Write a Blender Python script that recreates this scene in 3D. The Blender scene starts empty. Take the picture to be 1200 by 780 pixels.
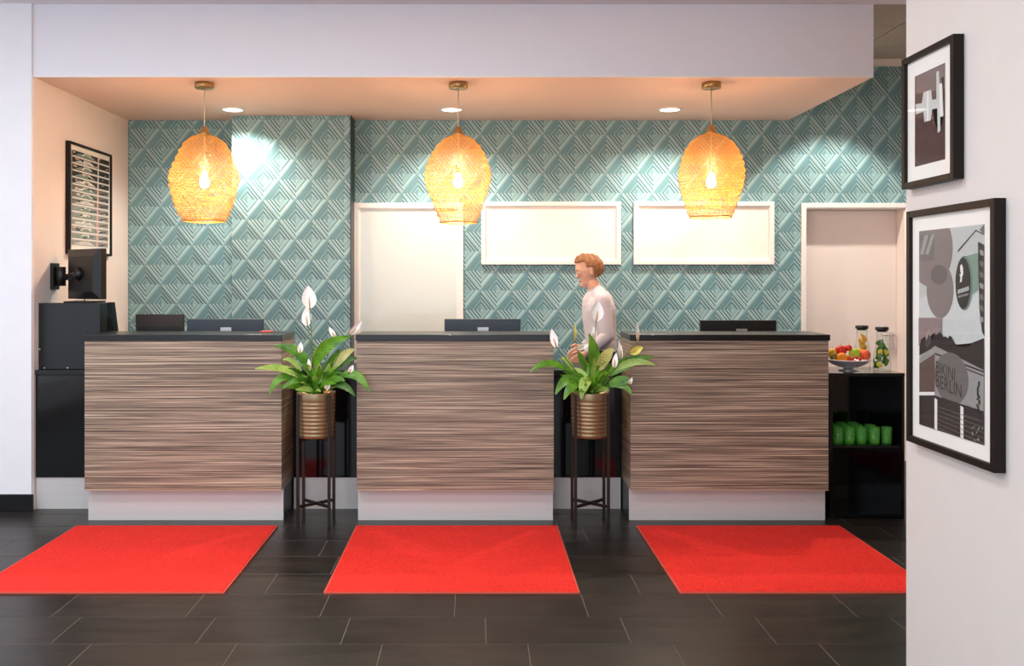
import bpy, bmesh, math, random
from mathutils import Vector, Matrix
R = math.radians
random.seed(7)
sc = bpy.context.scene
C = sc.collection

# ------------------------------------------------------------------ camera, world, light, exposure
F, VX, VY, CH = 1075.0, 557.0, 328.0, 1.5          # focal length and vanishing point in pixels of 1200x780, eye height
cam_d = bpy.data.cameras.new('camera'); cam = bpy.data.objects.new('camera', cam_d); C.objects.link(cam)
cam.location = (0, 0, CH); cam.rotation_euler = (R(90), 0, 0)
cam_d.sensor_width = 36; cam_d.lens = F / 1200 * 36
cam_d.shift_x = (600 - VX) / 1200; cam_d.shift_y = -(390 - VY) / 1200
cam_d.clip_start = 0.05
sc.camera = cam
w = bpy.data.worlds.new('world'); sc.world = w; w.use_nodes = True
w.node_tree.nodes['Background'].inputs[0].default_value = (0.75, 0.86, 1.0, 1)
w.node_tree.nodes['Background'].inputs[1].default_value = 0.6
sc.view_settings.view_transform = 'Standard'; sc.view_settings.look = 'None'
sc.view_settings.gamma = 1; sc.view_settings.use_curve_mapping = False
sc.view_settings.exposure = 0.0

def area(name, loc, rot, sx, sy, power, col):
    d = bpy.data.lights.new(name, 'AREA'); d.shape = 'RECTANGLE'; d.size = sx; d.size_y = sy
    d.energy = power; d.color = col
    o = bpy.data.objects.new(name, d); C.objects.link(o); o.location = loc; o.rotation_euler = rot
    return o
# area lights added as daylight from assumed, unseen openings behind the camera and left
area('assumed_rear_daylight', (-1.6, -2.42, 1.65), (R(90), 0, 0), 6.0, 2.6, 140, (0.86, 0.92, 1.0))
area('assumed_side_daylight', (-4.92, 2.2, 1.65), (R(90), 0, R(-90)), 5.0, 2.6, 46, (0.84, 0.91, 1.0))
LOBBY_FILL = 25        # power of each unseen fill panel added to the lobby ceiling
DOWN_LAMP = 104         # recessed downlights over the staff aisle
BULB = 640             # radiance of the pendant bulbs

# ------------------------------------------------------------------ helpers
def s2l(c):
    return tuple(((v / 255) / 12.92 if v / 255 <= .04045 else ((v / 255 + .055) / 1.055) ** 2.4) for v in c)
def X_(px, Y): return (px - VX) * Y / F
def Z_(py, Y): return CH - (py - VY) * Y / F
MATS = {}
def pmat(name, rgb, rough=.5, metal=0, var=.06, nscale=(8, 8, 8), bump=0, bscale=200, spec=.5, coat=0, emit=0, trans=0, ior=1.45, alpha=1):
    m = bpy.data.materials.new(name); m.use_nodes = True
    nt = m.node_tree; N = nt.nodes; L = nt.links; b = N['Principled BSDF']
    col = s2l(rgb)
    b.inputs['Roughness'].default_value = rough; b.inputs['Metallic'].default_value = metal
    b.inputs['Specular IOR Level'].default_value = spec; b.inputs['Coat Weight'].default_value = coat
    b.inputs['Transmission Weight'].default_value = trans; b.inputs['IOR'].default_value = ior
    b.inputs['Alpha'].default_value = alpha
    geo = N.new('ShaderNodeNewGeometry')
    mp = N.new('ShaderNodeMapping'); mp.inputs['Scale'].default_value = nscale
    L.new(geo.outputs['Position'], mp.inputs[0])
    no = N.new('ShaderNodeTexNoise'); no.inputs['Scale'].default_value = 1; no.inputs['Detail'].default_value = 4
    L.new(mp.outputs[0], no.inputs['Vector'])
    rp = N.new('ShaderNodeValToRGB')
    rp.color_ramp.elements[0].position = .25; rp.color_ramp.elements[1].position = .75
    rp.color_ramp.elements[0].color = (*[c * (1 - var) for c in col], 1)
    rp.color_ramp.elements[1].color = (*[min(1, c * (1 + var)) for c in col], 1)
    L.new(no.outputs['Fac'], rp.inputs[0]); L.new(rp.outputs[0], b.inputs['Base Color'])
    if emit:
        b.inputs['Emission Strength'].default_value = emit; L.new(rp.outputs[0], b.inputs['Emission Color'])
    if bump:
        n2 = N.new('ShaderNodeTexNoise'); n2.inputs['Scale'].default_value = bscale; n2.inputs['Detail'].default_value = 3
        L.new(geo.outputs['Position'], n2.inputs['Vector'])
        bp = N.new('ShaderNodeBump'); bp.inputs['Strength'].default_value = bump; bp.inputs['Distance'].default_value = .004
        L.new(n2.outputs['Fac'], bp.inputs['Height']); L.new(bp.outputs[0], b.inputs['Normal'])
    MATS[name] = m
    return m
def emat(name, rgb, strength):
    m = bpy.data.materials.new(name); m.use_nodes = True; nt = m.node_tree
    nt.nodes.remove(nt.nodes['Principled BSDF'])
    e = nt.nodes.new('ShaderNodeEmission'); e.inputs[0].default_value = (*rgb, 1); e.inputs[1].default_value = strength
    nt.links.new(e.outputs[0], nt.nodes['Material Output'].inputs[0]); MATS[name] = m; return m
def glassmat(name, tint=(1, 1, 1), gloss=1.0, rough=0.0):
    """thin pane: clear transmission plus a Fresnel reflection"""
    m = bpy.data.materials.new(name); m.use_nodes = True; nt = m.node_tree; N = nt.nodes; L = nt.links
    N.remove(N['Principled BSDF'])
    t = N.new('ShaderNodeBsdfTransparent'); t.inputs[0].default_value = (*tint, 1)
    g = N.new('ShaderNodeBsdfGlossy'); g.inputs['Roughness'].default_value = rough
    fr = N.new('ShaderNodeLayerWeight'); fr.inputs[0].default_value = .5
    pw = N.new('ShaderNodeMath'); pw.operation = 'POWER'; pw.inputs[1].default_value = 4; L.new(fr.outputs['Facing'], pw.inputs[0])
    ml = N.new('ShaderNodeMath'); ml.operation = 'MULTIPLY_ADD'; ml.inputs[1].default_value = gloss * .8; ml.inputs[2].default_value = .035 * gloss
    mx = N.new('ShaderNodeMixShader')
    L.new(pw.outputs[0], ml.inputs[0]); L.new(ml.outputs[0], mx.inputs[0]); L.new(t.outputs[0], mx.inputs[1]); L.new(g.outputs[0], mx.inputs[2])
    L.new(mx.outputs[0], N['Material Output'].inputs[0]); MATS[name] = m; return m

def bx(bm, x0, x1, y0, y1, z0, z1, bev=0, mi=0):
    vs = [bm.verts.new((x, y, z)) for x in (x0, x1) for y in (y0, y1) for z in (z0, z1)]
    fs = [bm.faces.new([vs[i] for i in q]) for q in ((0, 1, 3, 2), (4, 6, 7, 5), (0, 4, 5, 1), (2, 3, 7, 6), (0, 2, 6, 4), (1, 5, 7, 3))]
    for f in fs: f.material_index = mi
    if bev:
        es = list({e for f in fs for e in f.edges})
        r = bmesh.ops.bevel(bm, geom=es, offset=bev, segments=2, affect='EDGES', profile=.5)
        for f in r['faces']: f.material_index = mi
    return bm
def lathe(bm, prof, n=32, cx=0, cy=0, mi=0, cap0=False, cap1=False, closed=False):
    rings = []
    for r, z in prof:
        rings.append([bm.verts.new((cx + r * math.cos(2 * math.pi * k / n), cy + r * math.sin(2 * math.pi * k / n), z)) for k in range(n)])
    pairs = list(zip(rings, rings[1:])) + ([(rings[-1], rings[0])] if closed else [])
    for a, b in pairs:
        for k in range(n):
            f = bm.faces.new((a[k], a[(k + 1) % n], b[(k + 1) % n], b[k])); f.material_index = mi; f.smooth = True
    if cap0: f = bm.faces.new(rings[0][::-1]); f.material_index = mi
    if cap1: f = bm.faces.new(rings[-1]); f.material_index = mi
    return bm
def tube(bm, pts, rad, n=8, mi=0, cap=True):
    pts = [Vector(p) for p in pts]; rads = rad if isinstance(rad, (list, tuple)) else [rad] * len(pts)
    rings = []; up = Vector((0, 0, 1))
    for i, p in enumerate(pts):
        d = (pts[min(i + 1, len(pts) - 1)] - pts[max(i - 1, 0)]).normalized()
        ref = up if abs(d.z) < .95 else Vector((0, 1, 0))
        a = d.cross(ref).normalized(); b = a.cross(d).normalized()
        rings.append([bm.verts.new(p + rads[i] * (a * math.cos(2 * math.pi * k / n) + b * math.sin(2 * math.pi * k / n))) for k in range(n)])
    for a, b in zip(rings, rings[1:]):
        for k in range(n):
            f = bm.faces.new((a[k], a[(k + 1) % n], b[(k + 1) % n], b[k])); f.material_index = mi; f.smooth = True
    if cap:
        for q in (rings[0][::-1], rings[-1]):
            f = bm.faces.new(q); f.material_index = mi
    return bm
def bar(bm, p0, p1, t, mi=0):
    """square bar from p0 to p1"""
    p0, p1 = Vector(p0), Vector(p1); d = (p1 - p0).normalized()
    ref = Vector((0, 0, 1)) if abs(d.z) < .95 else Vector((0, 1, 0))
    a = d.cross(ref).normalized() * t / 2; b = a.cross(d).normalized() * t / 2
    q = [[bm.verts.new(p + s * a + u * b) for s, u in ((1, 1), (-1, 1), (-1, -1), (1, -1))] for p in (p0, p1)]
    for k in range(4): bm.faces.new((q[0][k], q[0][(k + 1) % 4], q[1][(k + 1) % 4], q[1][k])).material_index = mi
    bm.faces.new(q[0][::-1]).material_index = mi; bm.faces.new(q[1]).material_index = mi
def ball(bm, c, r, sx=1, sy=1, sz=1, n=16, mi=0):
    res = bmesh.ops.create_uvsphere(bm, u_segments=n, v_segments=max(6, n * 3 // 4), radius=r)
    for v in res['verts']: v.co = Vector((v.co.x * sx + c[0], v.co.y * sy + c[1], v.co.z * sz + c[2]))
    for f in {f for v in res['verts'] for f in v.link_faces}: f.smooth = True; f.material_index = mi
def obj(name, bm, mats, parent=None, loc=None, recalc=True):
    if recalc: bmesh.ops.recalc_face_normals(bm, faces=bm.faces)
    me = bpy.data.meshes.new(name); bm.to_mesh(me); bm.free()
    for m in (mats if isinstance(mats, (list, tuple)) else [mats]): me.materials.append(MATS[m])
    o = bpy.data.objects.new(name, me); C.objects.link(o)
    if parent: o.parent = parent
    if loc: o.location = loc
    return o
def boxo(name, m, parent, x0, x1, y0, y1, z0, z1, bev=0):
    return obj(name, bx(bmesh.new(), x0, x1, y0, y1, z0, z1, bev), m, parent)
def tag(o, label, cat, group=None):
    o['label'] = label; o['category'] = cat
    if group: o['group'] = group
    return o
def thing(name, label, cat, loc=(0, 0, 0), rz=0, group=None):
    o = bpy.data.objects.new(name, None); C.objects.link(o); o.empty_display_size = .1
    o.location = loc; o.rotation_euler = (0, 0, rz)
    return tag(o, label, cat, group)
def struct(o): o['kind'] = 'structure'; return o
def inst(src, parent=None, loc=None):
    c = src.copy(); C.objects.link(c)
    if parent: c.parent = parent
    if loc is not None: c.location = loc
    return c

# ------------------------------------------------------------------ materials
pmat('white_paint', (236, 233, 236), .65, bump=.05, bscale=300, var=.015)
pmat('cool_white_paint', (238, 238, 242), .65, bump=.05, bscale=300, var=.015)
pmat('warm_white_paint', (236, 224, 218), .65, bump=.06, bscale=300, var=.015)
pmat('soffit_glow_tint', (232, 206, 194), .7, var=.01)  # white soffit, with the pendants' warm glow put into its colour
pmat('grey_white_paint', (222, 216, 211), .65, bump=.05, bscale=300, var=.015)
pmat('fascia_paint', (232, 232, 238), .65, var=.012)
pmat('trim_white', (238, 234, 230), .35, var=.01)
pmat('acoustic', (176, 170, 158), .9, var=.25, nscale=(60, 60, 60), bump=.5, bscale=160)
pmat('door_white', (236, 226, 220), .4, var=.01)
pmat('frosted_glass', (212, 218, 212), .22, var=.01, coat=.4)
pmat('lit_frosted_glass', (240, 231, 222), .3, var=.008, emit=.05)
pmat('wall_teal', (98, 140, 142), .7, var=.08)
pmat('black_gloss', (10, 11, 14), .09, var=.2, spec=.55)
pmat('black_satin', (20, 21, 24), .35, var=.15)
pmat('black_top', (11, 12, 15), .3, var=.12, spec=.5)
pmat('black_plastic', (24, 23, 22), .42, var=.1, bump=.05, bscale=500)
pmat('bluegrey_plastic', (52, 60, 70), .4, var=.06)
pmat('brown_plastic', (46, 36, 30), .45, var=.06)
pmat('machine_black', (17, 21, 25), .38, var=.08)
pmat('silver', (200, 202, 206), .3, metal=.6, var=.03)
pmat('steel', (205, 204, 202), .3, metal=.75, var=.03)
pmat('plinth_metal', (206, 203, 200), .38, metal=.12, var=.03, nscale=(1, 1, 60))
pmat('bronze', (46, 34, 28), .4, metal=.5, var=.08)
pmat('gold', (150, 129, 96), .34, metal=.7, var=.05, nscale=(3, 3, 60))
pmat('brass', (176, 142, 92), .3, metal=.85, var=.05)
pmat('shade_wire', (190, 142, 54), .5, metal=.15, var=.12, nscale=(40, 40, 40))
pmat('cord_fabric', (214, 186, 150), .7, var=.05)
pmat('red_pile', (240, 56, 48), .95, var=.28, nscale=(120, 120, 120), bump=.9, bscale=330, spec=.1)
pmat('red_edge', (206, 84, 66), .6, var=.05)
pmat('grout', (116, 106, 94), .8, var=.1)
pmat('frame_brown', (33, 26, 22), .45, var=.12, spec=.2)
pmat('mat_board', (240, 238, 232), .8, var=.01)
pmat('skirting_black', (14, 14, 15), .3, var=.1)
pmat('edge_wood', (196, 160, 130), .5, var=.08)
pmat('soil', (52, 36, 26), .95, var=.3, nscale=(60, 60, 60), bump=.8, bscale=120)
pmat('spathe', (255, 253, 247), .5, var=.02)
pmat('spathe_yellow', (252, 242, 120), .5, var=.06)
pmat('spadix', (206, 160, 92), .7, var=.15, nscale=(300, 300, 300))
pmat('stalk', (86, 118, 52), .5, var=.1)
pmat('skin', (226, 172, 146), .5, var=.04)
pmat('hair', (146, 98, 58), .6, var=.25, nscale=(120, 120, 20))
pmat('shirt', (206, 196, 200), .8, var=.04, bump=.1, bscale=120)
pmat('trousers', (50, 50, 58), .85, var=.08)
pmat('shoe', (24, 20, 18), .4, var=.08)
pmat('eye_white', (240, 238, 232), .3, var=.01)
pmat('iris', (60, 42, 30), .3, var=.05)
pmat('lips', (186, 104, 96), .5, var=.04)
pmat('red_card', (206, 80, 66), .5, var=.05)
pmat('cable_black', (14, 14, 14), .5, var=.05)
emat('lamp_lens', (1, .9, .76), 6)
emat('bulb_glow', (1.0, .58, .28), BULB)
emat('fill_panel_lens', (1, .97, .92), 3)
glassmat('picture_glass', gloss=.3)
glassmat('clear_glass', (.97, .99, .98), gloss=.8)

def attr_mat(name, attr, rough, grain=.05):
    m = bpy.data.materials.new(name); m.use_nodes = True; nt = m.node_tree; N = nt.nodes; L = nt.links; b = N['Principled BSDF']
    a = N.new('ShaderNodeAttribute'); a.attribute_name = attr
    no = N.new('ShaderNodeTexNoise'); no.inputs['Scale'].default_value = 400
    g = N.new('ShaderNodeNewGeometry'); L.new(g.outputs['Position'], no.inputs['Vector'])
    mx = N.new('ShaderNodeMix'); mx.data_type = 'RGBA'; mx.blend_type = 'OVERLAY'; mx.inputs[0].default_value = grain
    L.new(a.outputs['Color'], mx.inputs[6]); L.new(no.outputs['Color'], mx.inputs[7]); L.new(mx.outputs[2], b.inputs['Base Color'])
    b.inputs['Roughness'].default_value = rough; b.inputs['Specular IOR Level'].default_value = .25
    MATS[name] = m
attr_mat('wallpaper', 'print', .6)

def wood():
    m = bpy.data.materials.new('zebrano'); m.use_nodes = True; nt = m.node_tree; N = nt.nodes; L = nt.links; b = N['Principled BSDF']
    g = N.new('ShaderNodeNewGeometry')
    def noise(scale, detail, dist=0):
        mp = N.new('ShaderNodeMapping'); mp.inputs['Scale'].default_value = scale; L.new(g.outputs['Position'], mp.inputs[0])
        n = N.new('ShaderNodeTexNoise'); n.inputs['Scale'].default_value = 1; n.inputs['Detail'].default_value = detail; n.inputs['Distortion'].default_value = dist
        L.new(mp.outputs[0], n.inputs['Vector']); return n.outputs['Fac']
    def ramp(src, stops):
        r = N.new('ShaderNodeValToRGB'); e = r.color_ramp.elements
        while len(e) < len(stops): e.new(.5)
        for k, (p, c) in enumerate(stops): e[k].position = p; e[k].color = (*s2l(c), 1)
        L.new(src, r.inputs[0]); return r.outputs[0]
    base = ramp(noise((1.8, 1.8, 150), 6), [(.28, (80, 66, 56)), (.40, (116, 97, 83)), (.50, (138, 118, 100)), (.59, (157, 137, 116)), (.70, (190, 170, 144))])
    dark = ramp(noise((1.3, 1.3, 240), 2), [(.38, (66, 54, 48)), (.43, (255, 255, 255))])
    light = ramp(noise((1.0, 1.0, 215), 2), [(.565, (0, 0, 0)), (.62, (150, 136, 118))])
    mx = N.new('ShaderNodeMix'); mx.data_type = 'RGBA'; mx.blend_type = 'MULTIPLY'; mx.inputs[0].default_value = .75
    L.new(base, mx.inputs[6]); L.new(dark, mx.inputs[7])
    m2 = N.new('ShaderNodeMix'); m2.data_type = 'RGBA'; m2.blend_type = 'ADD'; m2.inputs[0].default_value = 1
    L.new(mx.outputs[2], m2.inputs[6]); L.new(light, m2.inputs[7]); L.new(m2.outputs[2], b.inputs['Base Color'])
    b.inputs['Roughness'].default_value = .42
    MATS['zebrano'] = m
wood()

def slate():
    m = bpy.data.materials.new('slate'); m.use_nodes = True; nt = m.node_tree; N = nt.nodes; L = nt.links; b = N['Principled BSDF']
    g = N.new('ShaderNodeNewGeometry'); oi = N.new('ShaderNodeObjectInfo')
    mp = N.new('ShaderNodeMapping'); mp.inputs['Scale'].default_value = (2.0, 9, 9); L.new(g.outputs['Position'], mp.inputs[0])
    n = N.new('ShaderNodeTexNoise'); n.inputs['Scale'].default_value = 1.6; n.inputs['Detail'].default_value = 8; n.inputs['Distortion'].default_value = .8
    L.new(mp.outputs[0], n.inputs['Vector'])
    r = N.new('ShaderNodeValToRGB'); e = r.color_ramp.elements
    e[0].position = .3; e[0].color = (*s2l((27, 24, 21)), 1); e[1].position = .8; e[1].color = (*s2l((52, 46, 39)), 1)
    L.new(n.outputs['Fac'], r.inputs[0])
    mr = N.new('ShaderNodeMapRange'); mr.inputs[3].default_value = .72; mr.inputs[4].default_value = 1.25; L.new(oi.outputs['Random'], mr.inputs[0])
    mx = N.new('ShaderNodeMix'); mx.data_type = 'RGBA'; mx.blend_type = 'MULTIPLY'; mx.inputs[0].default_value = 1
    cb = N.new('ShaderNodeCombineColor')
    for k in range(3): L.new(mr.outputs[0], cb.inputs[k])
    L.new(r.outputs[0], mx.inputs[6]); L.new(cb.outputs[0], mx.inputs[7]); L.new(mx.outputs[2], b.inputs['Base Color'])
    b.inputs['Roughness'].default_value = .34; b.inputs['Specular IOR Level'].default_value = .35
    bp = N.new('ShaderNodeBump'); bp.inputs['Strength'].default_value = .25; bp.inputs['Distance'].default_value = .004
    L.new(n.outputs['Fac'], bp.inputs['Height']); L.new(bp.outputs[0], b.inputs['Normal'])
    MATS['slate'] = m
slate()

def leafmat(name, dark, light, vein):
    m = bpy.data.materials.new(name); m.use_nodes = True; nt = m.node_tree; N = nt.nodes; L = nt.links; b = N['Principled BSDF']
    uv = N.new('ShaderNodeUVMap'); sp = N.new('ShaderNodeSeparateXYZ'); L.new(uv.outputs[0], sp.inputs[0])
    g = N.new('ShaderNodeNewGeometry')
    n = N.new('ShaderNodeTexNoise'); n.inputs['Scale'].default_value = 14; L.new(g.outputs['Position'], n.inputs['Vector'])
    # veins: slanted lines from the midrib
    ab = N.new('ShaderNodeMath'); ab.operation = 'ABSOLUTE'; L.new(sp.outputs[0], ab.inputs[0])
    m1 = N.new('ShaderNodeMath'); m1.operation = 'MULTIPLY_ADD'; L.new(ab.outputs[0], m1.inputs[0]); m1.inputs[1].default_value = -2.2
    m2 = N.new('ShaderNodeMath'); m2.operation = 'MULTIPLY'; L.new(sp.outputs[1], m2.inputs[0]); m2.inputs[1].default_value = 9
    L.new(m2.outputs[0], m1.inputs[2])
    fr = N.new('ShaderNodeMath'); fr.operation = 'PINGPONG'; L.new(m1.outputs[0], fr.inputs[0]); fr.inputs[1].default_value = .5
    mu = N.new('ShaderNodeMath'); mu.operation = 'MULTIPLY_ADD'; L.new(fr.outputs[0], mu.inputs[0]); mu.inputs[1].default_value = vein
    nn = N.new('ShaderNodeMath'); nn.operation = 'MULTIPLY'; L.new(n.outputs['Fac'], nn.inputs[0]); nn.inputs[1].default_value = .9
    L.new(nn.outputs[0], mu.inputs[2])
    r = N.new('ShaderNodeValToRGB'); e = r.color_ramp.elements
    e[0].position = .25; e[0].color = (*s2l(dark), 1); e[1].position = .85; e[1].color = (*s2l(light), 1)
    L.new(mu.outputs[0], r.inputs[0]); L.new(r.outputs[0], b.inputs['Base Color'])
    b.inputs['Roughness'].default_value = .32
    tr = N.new('ShaderNodeBsdfTranslucent'); L.new(r.outputs[0], tr.inputs[0])
    mx = N.new('ShaderNodeMixShader'); mx.inputs[0].default_value = .25
    L.new(b.outputs[0], mx.inputs[1]); L.new(tr.outputs[0], mx.inputs[2]); L.new(mx.outputs[0], N['Material Output'].inputs[0])
    MATS[name] = m
leafmat('leaf_green', (44, 104, 20), (134, 194, 56), .35)
leafmat('leaf_dark', (32, 76, 20), (96, 150, 44), .3)
leafmat('leaf_light', (92, 148, 46), (190, 218, 110), 1.0)
leafmat('leaf_striped', (86, 112, 44), (226, 222, 140), 1.3)

# ------------------------------------------------------------------ the setting
PIER_Y, BACK_Y, COL_Y = 5.99, 7.62, 7.40
LEFT_X, SOF_Z, LOB_Z, HIGH_Z = -2.885, 2.826, 3.28, 3.33
SOF_R = 2.60
floor = struct(boxo('floor', 'grout', None, -5, 4.0, -2.5, 7.8, -.10, -.0012))
# slate tiles 60 x 30 cm, row joints at y = 4.385 + k * 0.3
TW, TD, J = .60, .30, .0015
tile_bm = bx(bmesh.new(), -TW / 2 + J, TW / 2 - J, -TD / 2 + J, TD / 2 - J, -.012, 0)
bmesh.ops.bevel(tile_bm, geom=[e for e in tile_bm.edges if all(v.co.z > -.001 for v in e.verts)], offset=.001, segments=1, affect='EDGES')
tile0 = obj('floor_tile', tile_bm, 'slate', floor)
row_off = {-1: .505, -2: .044, -3: .216, 0: .19, 1: .46, 2: .348, 3: .05, 4: .5, 5: .2}
first = True
n_tiles = 0
tile_bounds = {}
far_bm = bmesh.new()
for k in range(-23, 11):
    yc = 4.385 + (k + .5) * TD
    off = row_off.get(k, (k * .173) % .6)
    i0 = math.floor((-5 - off) / TW)
    for i in range(i0, 8):
        xc = off + (i + .5) * TW
        if xc - .3 < -4.99 or xc + .3 > 3.99: continue
        near = yc < 3.3
        vis = abs(xc - .05) < .72 * yc and 3.3 < yc < 6.1 and not (xc - .3 > 1.65 and yc < 3.5)
        if vis:
            if first: tile0.location = (xc, yc, 0); first = False
            else: inst(tile0, floor, (xc, yc, 0))
            n_tiles += 1
        else:
            bx(far_bm, xc - TW / 2 + J, xc + TW / 2 - J, yc - TD / 2 + J, yc + TD / 2 - J, -.012, 0)
o = obj('floor_tile_rest', far_bm, 'slate', floor); o['kind'] = 'stuff'

DOOR2 = (X_(943.5, BACK_Y), X_(1060, BACK_Y), 0, Z_(244, BACK_Y))
# back wall with the opening of the white door
bm = bmesh.new()
d0, d1, _, dz = DOOR2
bx(bm, LEFT_X - .1, d0, BACK_Y, BACK_Y + .18, 0, 3.4)
bx(bm, d0, d1, BACK_Y, BACK_Y + .18, dz, 3.4)
bx(bm, d1, 4.0, BACK_Y, BACK_Y + .18, 0, 3.4)
wall_back = struct(obj('wall_back', bm, 'wall_teal'))
COLX0, COLX1 = X_(272, COL_Y), X_(411, COL_Y)
wall_column = struct(boxo('wall_column', 'wall_teal', None, COLX0, COLX1, COL_Y, BACK_Y, 0, SOF_Z))
struct(boxo('trim_1', 'black_satin', None, COLX1 - .002, COLX1 + .004, COL_Y - .012, BACK_Y - .012, 0, SOF_Z - .001))   # dark sheet over the column's right side
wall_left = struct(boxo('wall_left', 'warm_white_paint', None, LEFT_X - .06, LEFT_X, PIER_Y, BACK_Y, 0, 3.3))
struct(boxo('wall_pier', 'cool_white_paint', None, -5.0, LEFT_X - .004, PIER_Y - .02, PIER_Y + .1, 0, 3.3))
NEAR_X, NEAR_Y = 1.656, 3.525
struct(boxo('wall_right', 'grey_white_paint', None, NEAR_X, 4.0, -2.5, NEAR_Y, 0, 3.3))
struct(boxo('wall_far_right', 'white_paint', None, 3.95, 4.05, NEAR_Y, BACK_Y, 0, 3.4))
struct(boxo('wall_fascia', 'fascia_paint', None, LEFT_X, SOF_R, PIER_Y, PIER_Y + .012, SOF_Z + .006, LOB_Z + .02))
struct(boxo('trim_2', 'trim_white', None, LEFT_X, SOF_R, PIER_Y - .003, PIER_Y + .012, SOF_Z - .002, SOF_Z + .007))
struct(boxo('ceiling_soffit', 'soffit_glow_tint', None, LEFT_X - .05, SOF_R, PIER_Y + .012, BACK_Y + .1, SOF_Z, 3.35))
struct(boxo('ceiling', 'white_paint', None, -5.05, 4.05, -2.55, PIER_Y + .004, LOB_Z + .02, LOB_Z + .12))
ceil_b = struct(boxo('ceiling_back', 'grout', None, SOF_R, 4.05, PIER_Y + .004, BACK_Y + .1, HIGH_Z + .01, HIGH_Z + .1))
pan = obj('ceiling_panel', bx(bmesh.new(), -.296, .296, -.296, .296, 0, .012, .002), 'acoustic', ceil_b)
first = True
for i in range(3):
    for j in range(3):
        p = (SOF_R + .15 + .6 * i, PIER_Y + .33 + .6 * j, HIGH_Z)
        if p[1] > BACK_Y or p[0] > 4.0: continue
        if first: pan.location = p; first = False
        else: inst(pan, ceil_b, p)
struct(boxo('trim_3', 'trim_white', None, SOF_R, 4.0, BACK_Y - .03, BACK_Y, Z_(78, BACK_Y), HIGH_Z + .01))
struct(boxo('baseboard_left', 'skirting_black', None, -5.0, LEFT_X + .012, PIER_Y - .034, PIER_Y - .02, 0, .108, .002))
# lobby walls behind and beside the camera, with assumed, unglazed openings for the added daylight
bm = bmesh.new()
bx(bm, -5, -4.7, -2.6, -2.5, 0, 3.3); bx(bm, 1.5, 4.0, -2.6, -2.5, 0, 3.3)
bx(bm, -4.7, 1.5, -2.6, -2.5, 0, .3); bx(bm, -4.7, 1.5, -2.6, -2.5, 3.0, 3.3)
struct(obj('wall_rear', bm, 'white_paint'))
bm = bmesh.new()
bx(bm, -5.1, -5, -2.6, -.4, 0, 3.3); bx(bm, -5.1, -5, 4.8, PIER_Y + .1, 0, 3.3)
bx(bm, -5.1, -5, -.4, 4.8, 0, .3); bx(bm, -5.1, -5, -.4, 4.8, 3.0, 3.3)
struct(obj('wall_lobby_left', bm, 'white_paint'))

# ---- wallpaper diamonds in low relief
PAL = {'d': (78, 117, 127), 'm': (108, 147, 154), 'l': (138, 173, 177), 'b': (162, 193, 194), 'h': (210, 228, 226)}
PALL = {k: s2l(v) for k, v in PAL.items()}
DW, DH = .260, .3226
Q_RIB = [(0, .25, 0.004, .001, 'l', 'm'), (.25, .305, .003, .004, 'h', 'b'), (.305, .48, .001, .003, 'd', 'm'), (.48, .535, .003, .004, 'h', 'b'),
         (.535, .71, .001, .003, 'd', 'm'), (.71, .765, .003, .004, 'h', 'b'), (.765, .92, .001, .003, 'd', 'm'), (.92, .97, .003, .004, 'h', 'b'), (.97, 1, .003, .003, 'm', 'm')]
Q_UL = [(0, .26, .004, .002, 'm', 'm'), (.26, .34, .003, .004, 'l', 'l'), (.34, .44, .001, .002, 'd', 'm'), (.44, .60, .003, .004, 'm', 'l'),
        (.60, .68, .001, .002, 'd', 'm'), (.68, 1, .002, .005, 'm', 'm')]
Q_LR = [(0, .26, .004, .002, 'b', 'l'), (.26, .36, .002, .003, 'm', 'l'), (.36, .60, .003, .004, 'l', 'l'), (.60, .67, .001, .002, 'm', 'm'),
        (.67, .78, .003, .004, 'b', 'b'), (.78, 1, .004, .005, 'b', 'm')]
def diamond_bm():
    bm = bmesh.new(); cl = bm.loops.layers.float_color.new('print')
    quads = [((1, 0), (0, 1), Q_RIB), ((0, 1), (-1, 0), Q_UL), ((-1, 0), (0, -1), Q_RIB), ((0, -1), (1, 0), Q_LR)]
    for (a, b, prof) in quads:
        def pt(v, r, d): return bm.verts.new((v[0] * r * DW / 2, -d, v[1] * r * DH / 2))
        for (r0, r1, e0, e1, c0, c1) in prof:
            if r0 == 0: vs = [pt(a, 0, e0), pt(a, r1, e1), pt(b, r1, e1)]; cs = [c0, c1, c1]
            else: vs = [pt(a, r0, e0), pt(a, r1, e1), pt(b, r1, e1), pt(b, r0, e0)]; cs = [c0, c1, c1, c0]
            f = bm.faces.new(vs)
            for l, c in zip(f.loops, cs): l[cl] = (*PALL[c], 1)
    for f in bm.faces:
        f.normal_update()
        if f.normal.y > 0: f.normal_flip()
    return bm
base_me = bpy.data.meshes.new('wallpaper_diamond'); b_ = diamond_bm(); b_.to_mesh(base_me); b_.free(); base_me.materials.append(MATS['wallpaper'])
n_dia = 0
def cut(bm, axis, val, keep):
    co = [0, 0, 0]; co[axis] = val; no = [0, 0, 0]; no[axis] = 1
    bmesh.ops.bisect_plane(bm, geom=bm.verts[:] + bm.edges[:] + bm.faces[:], plane_co=co, plane_no=no, clear_outer=keep < 0, clear_inner=keep > 0)
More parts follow.
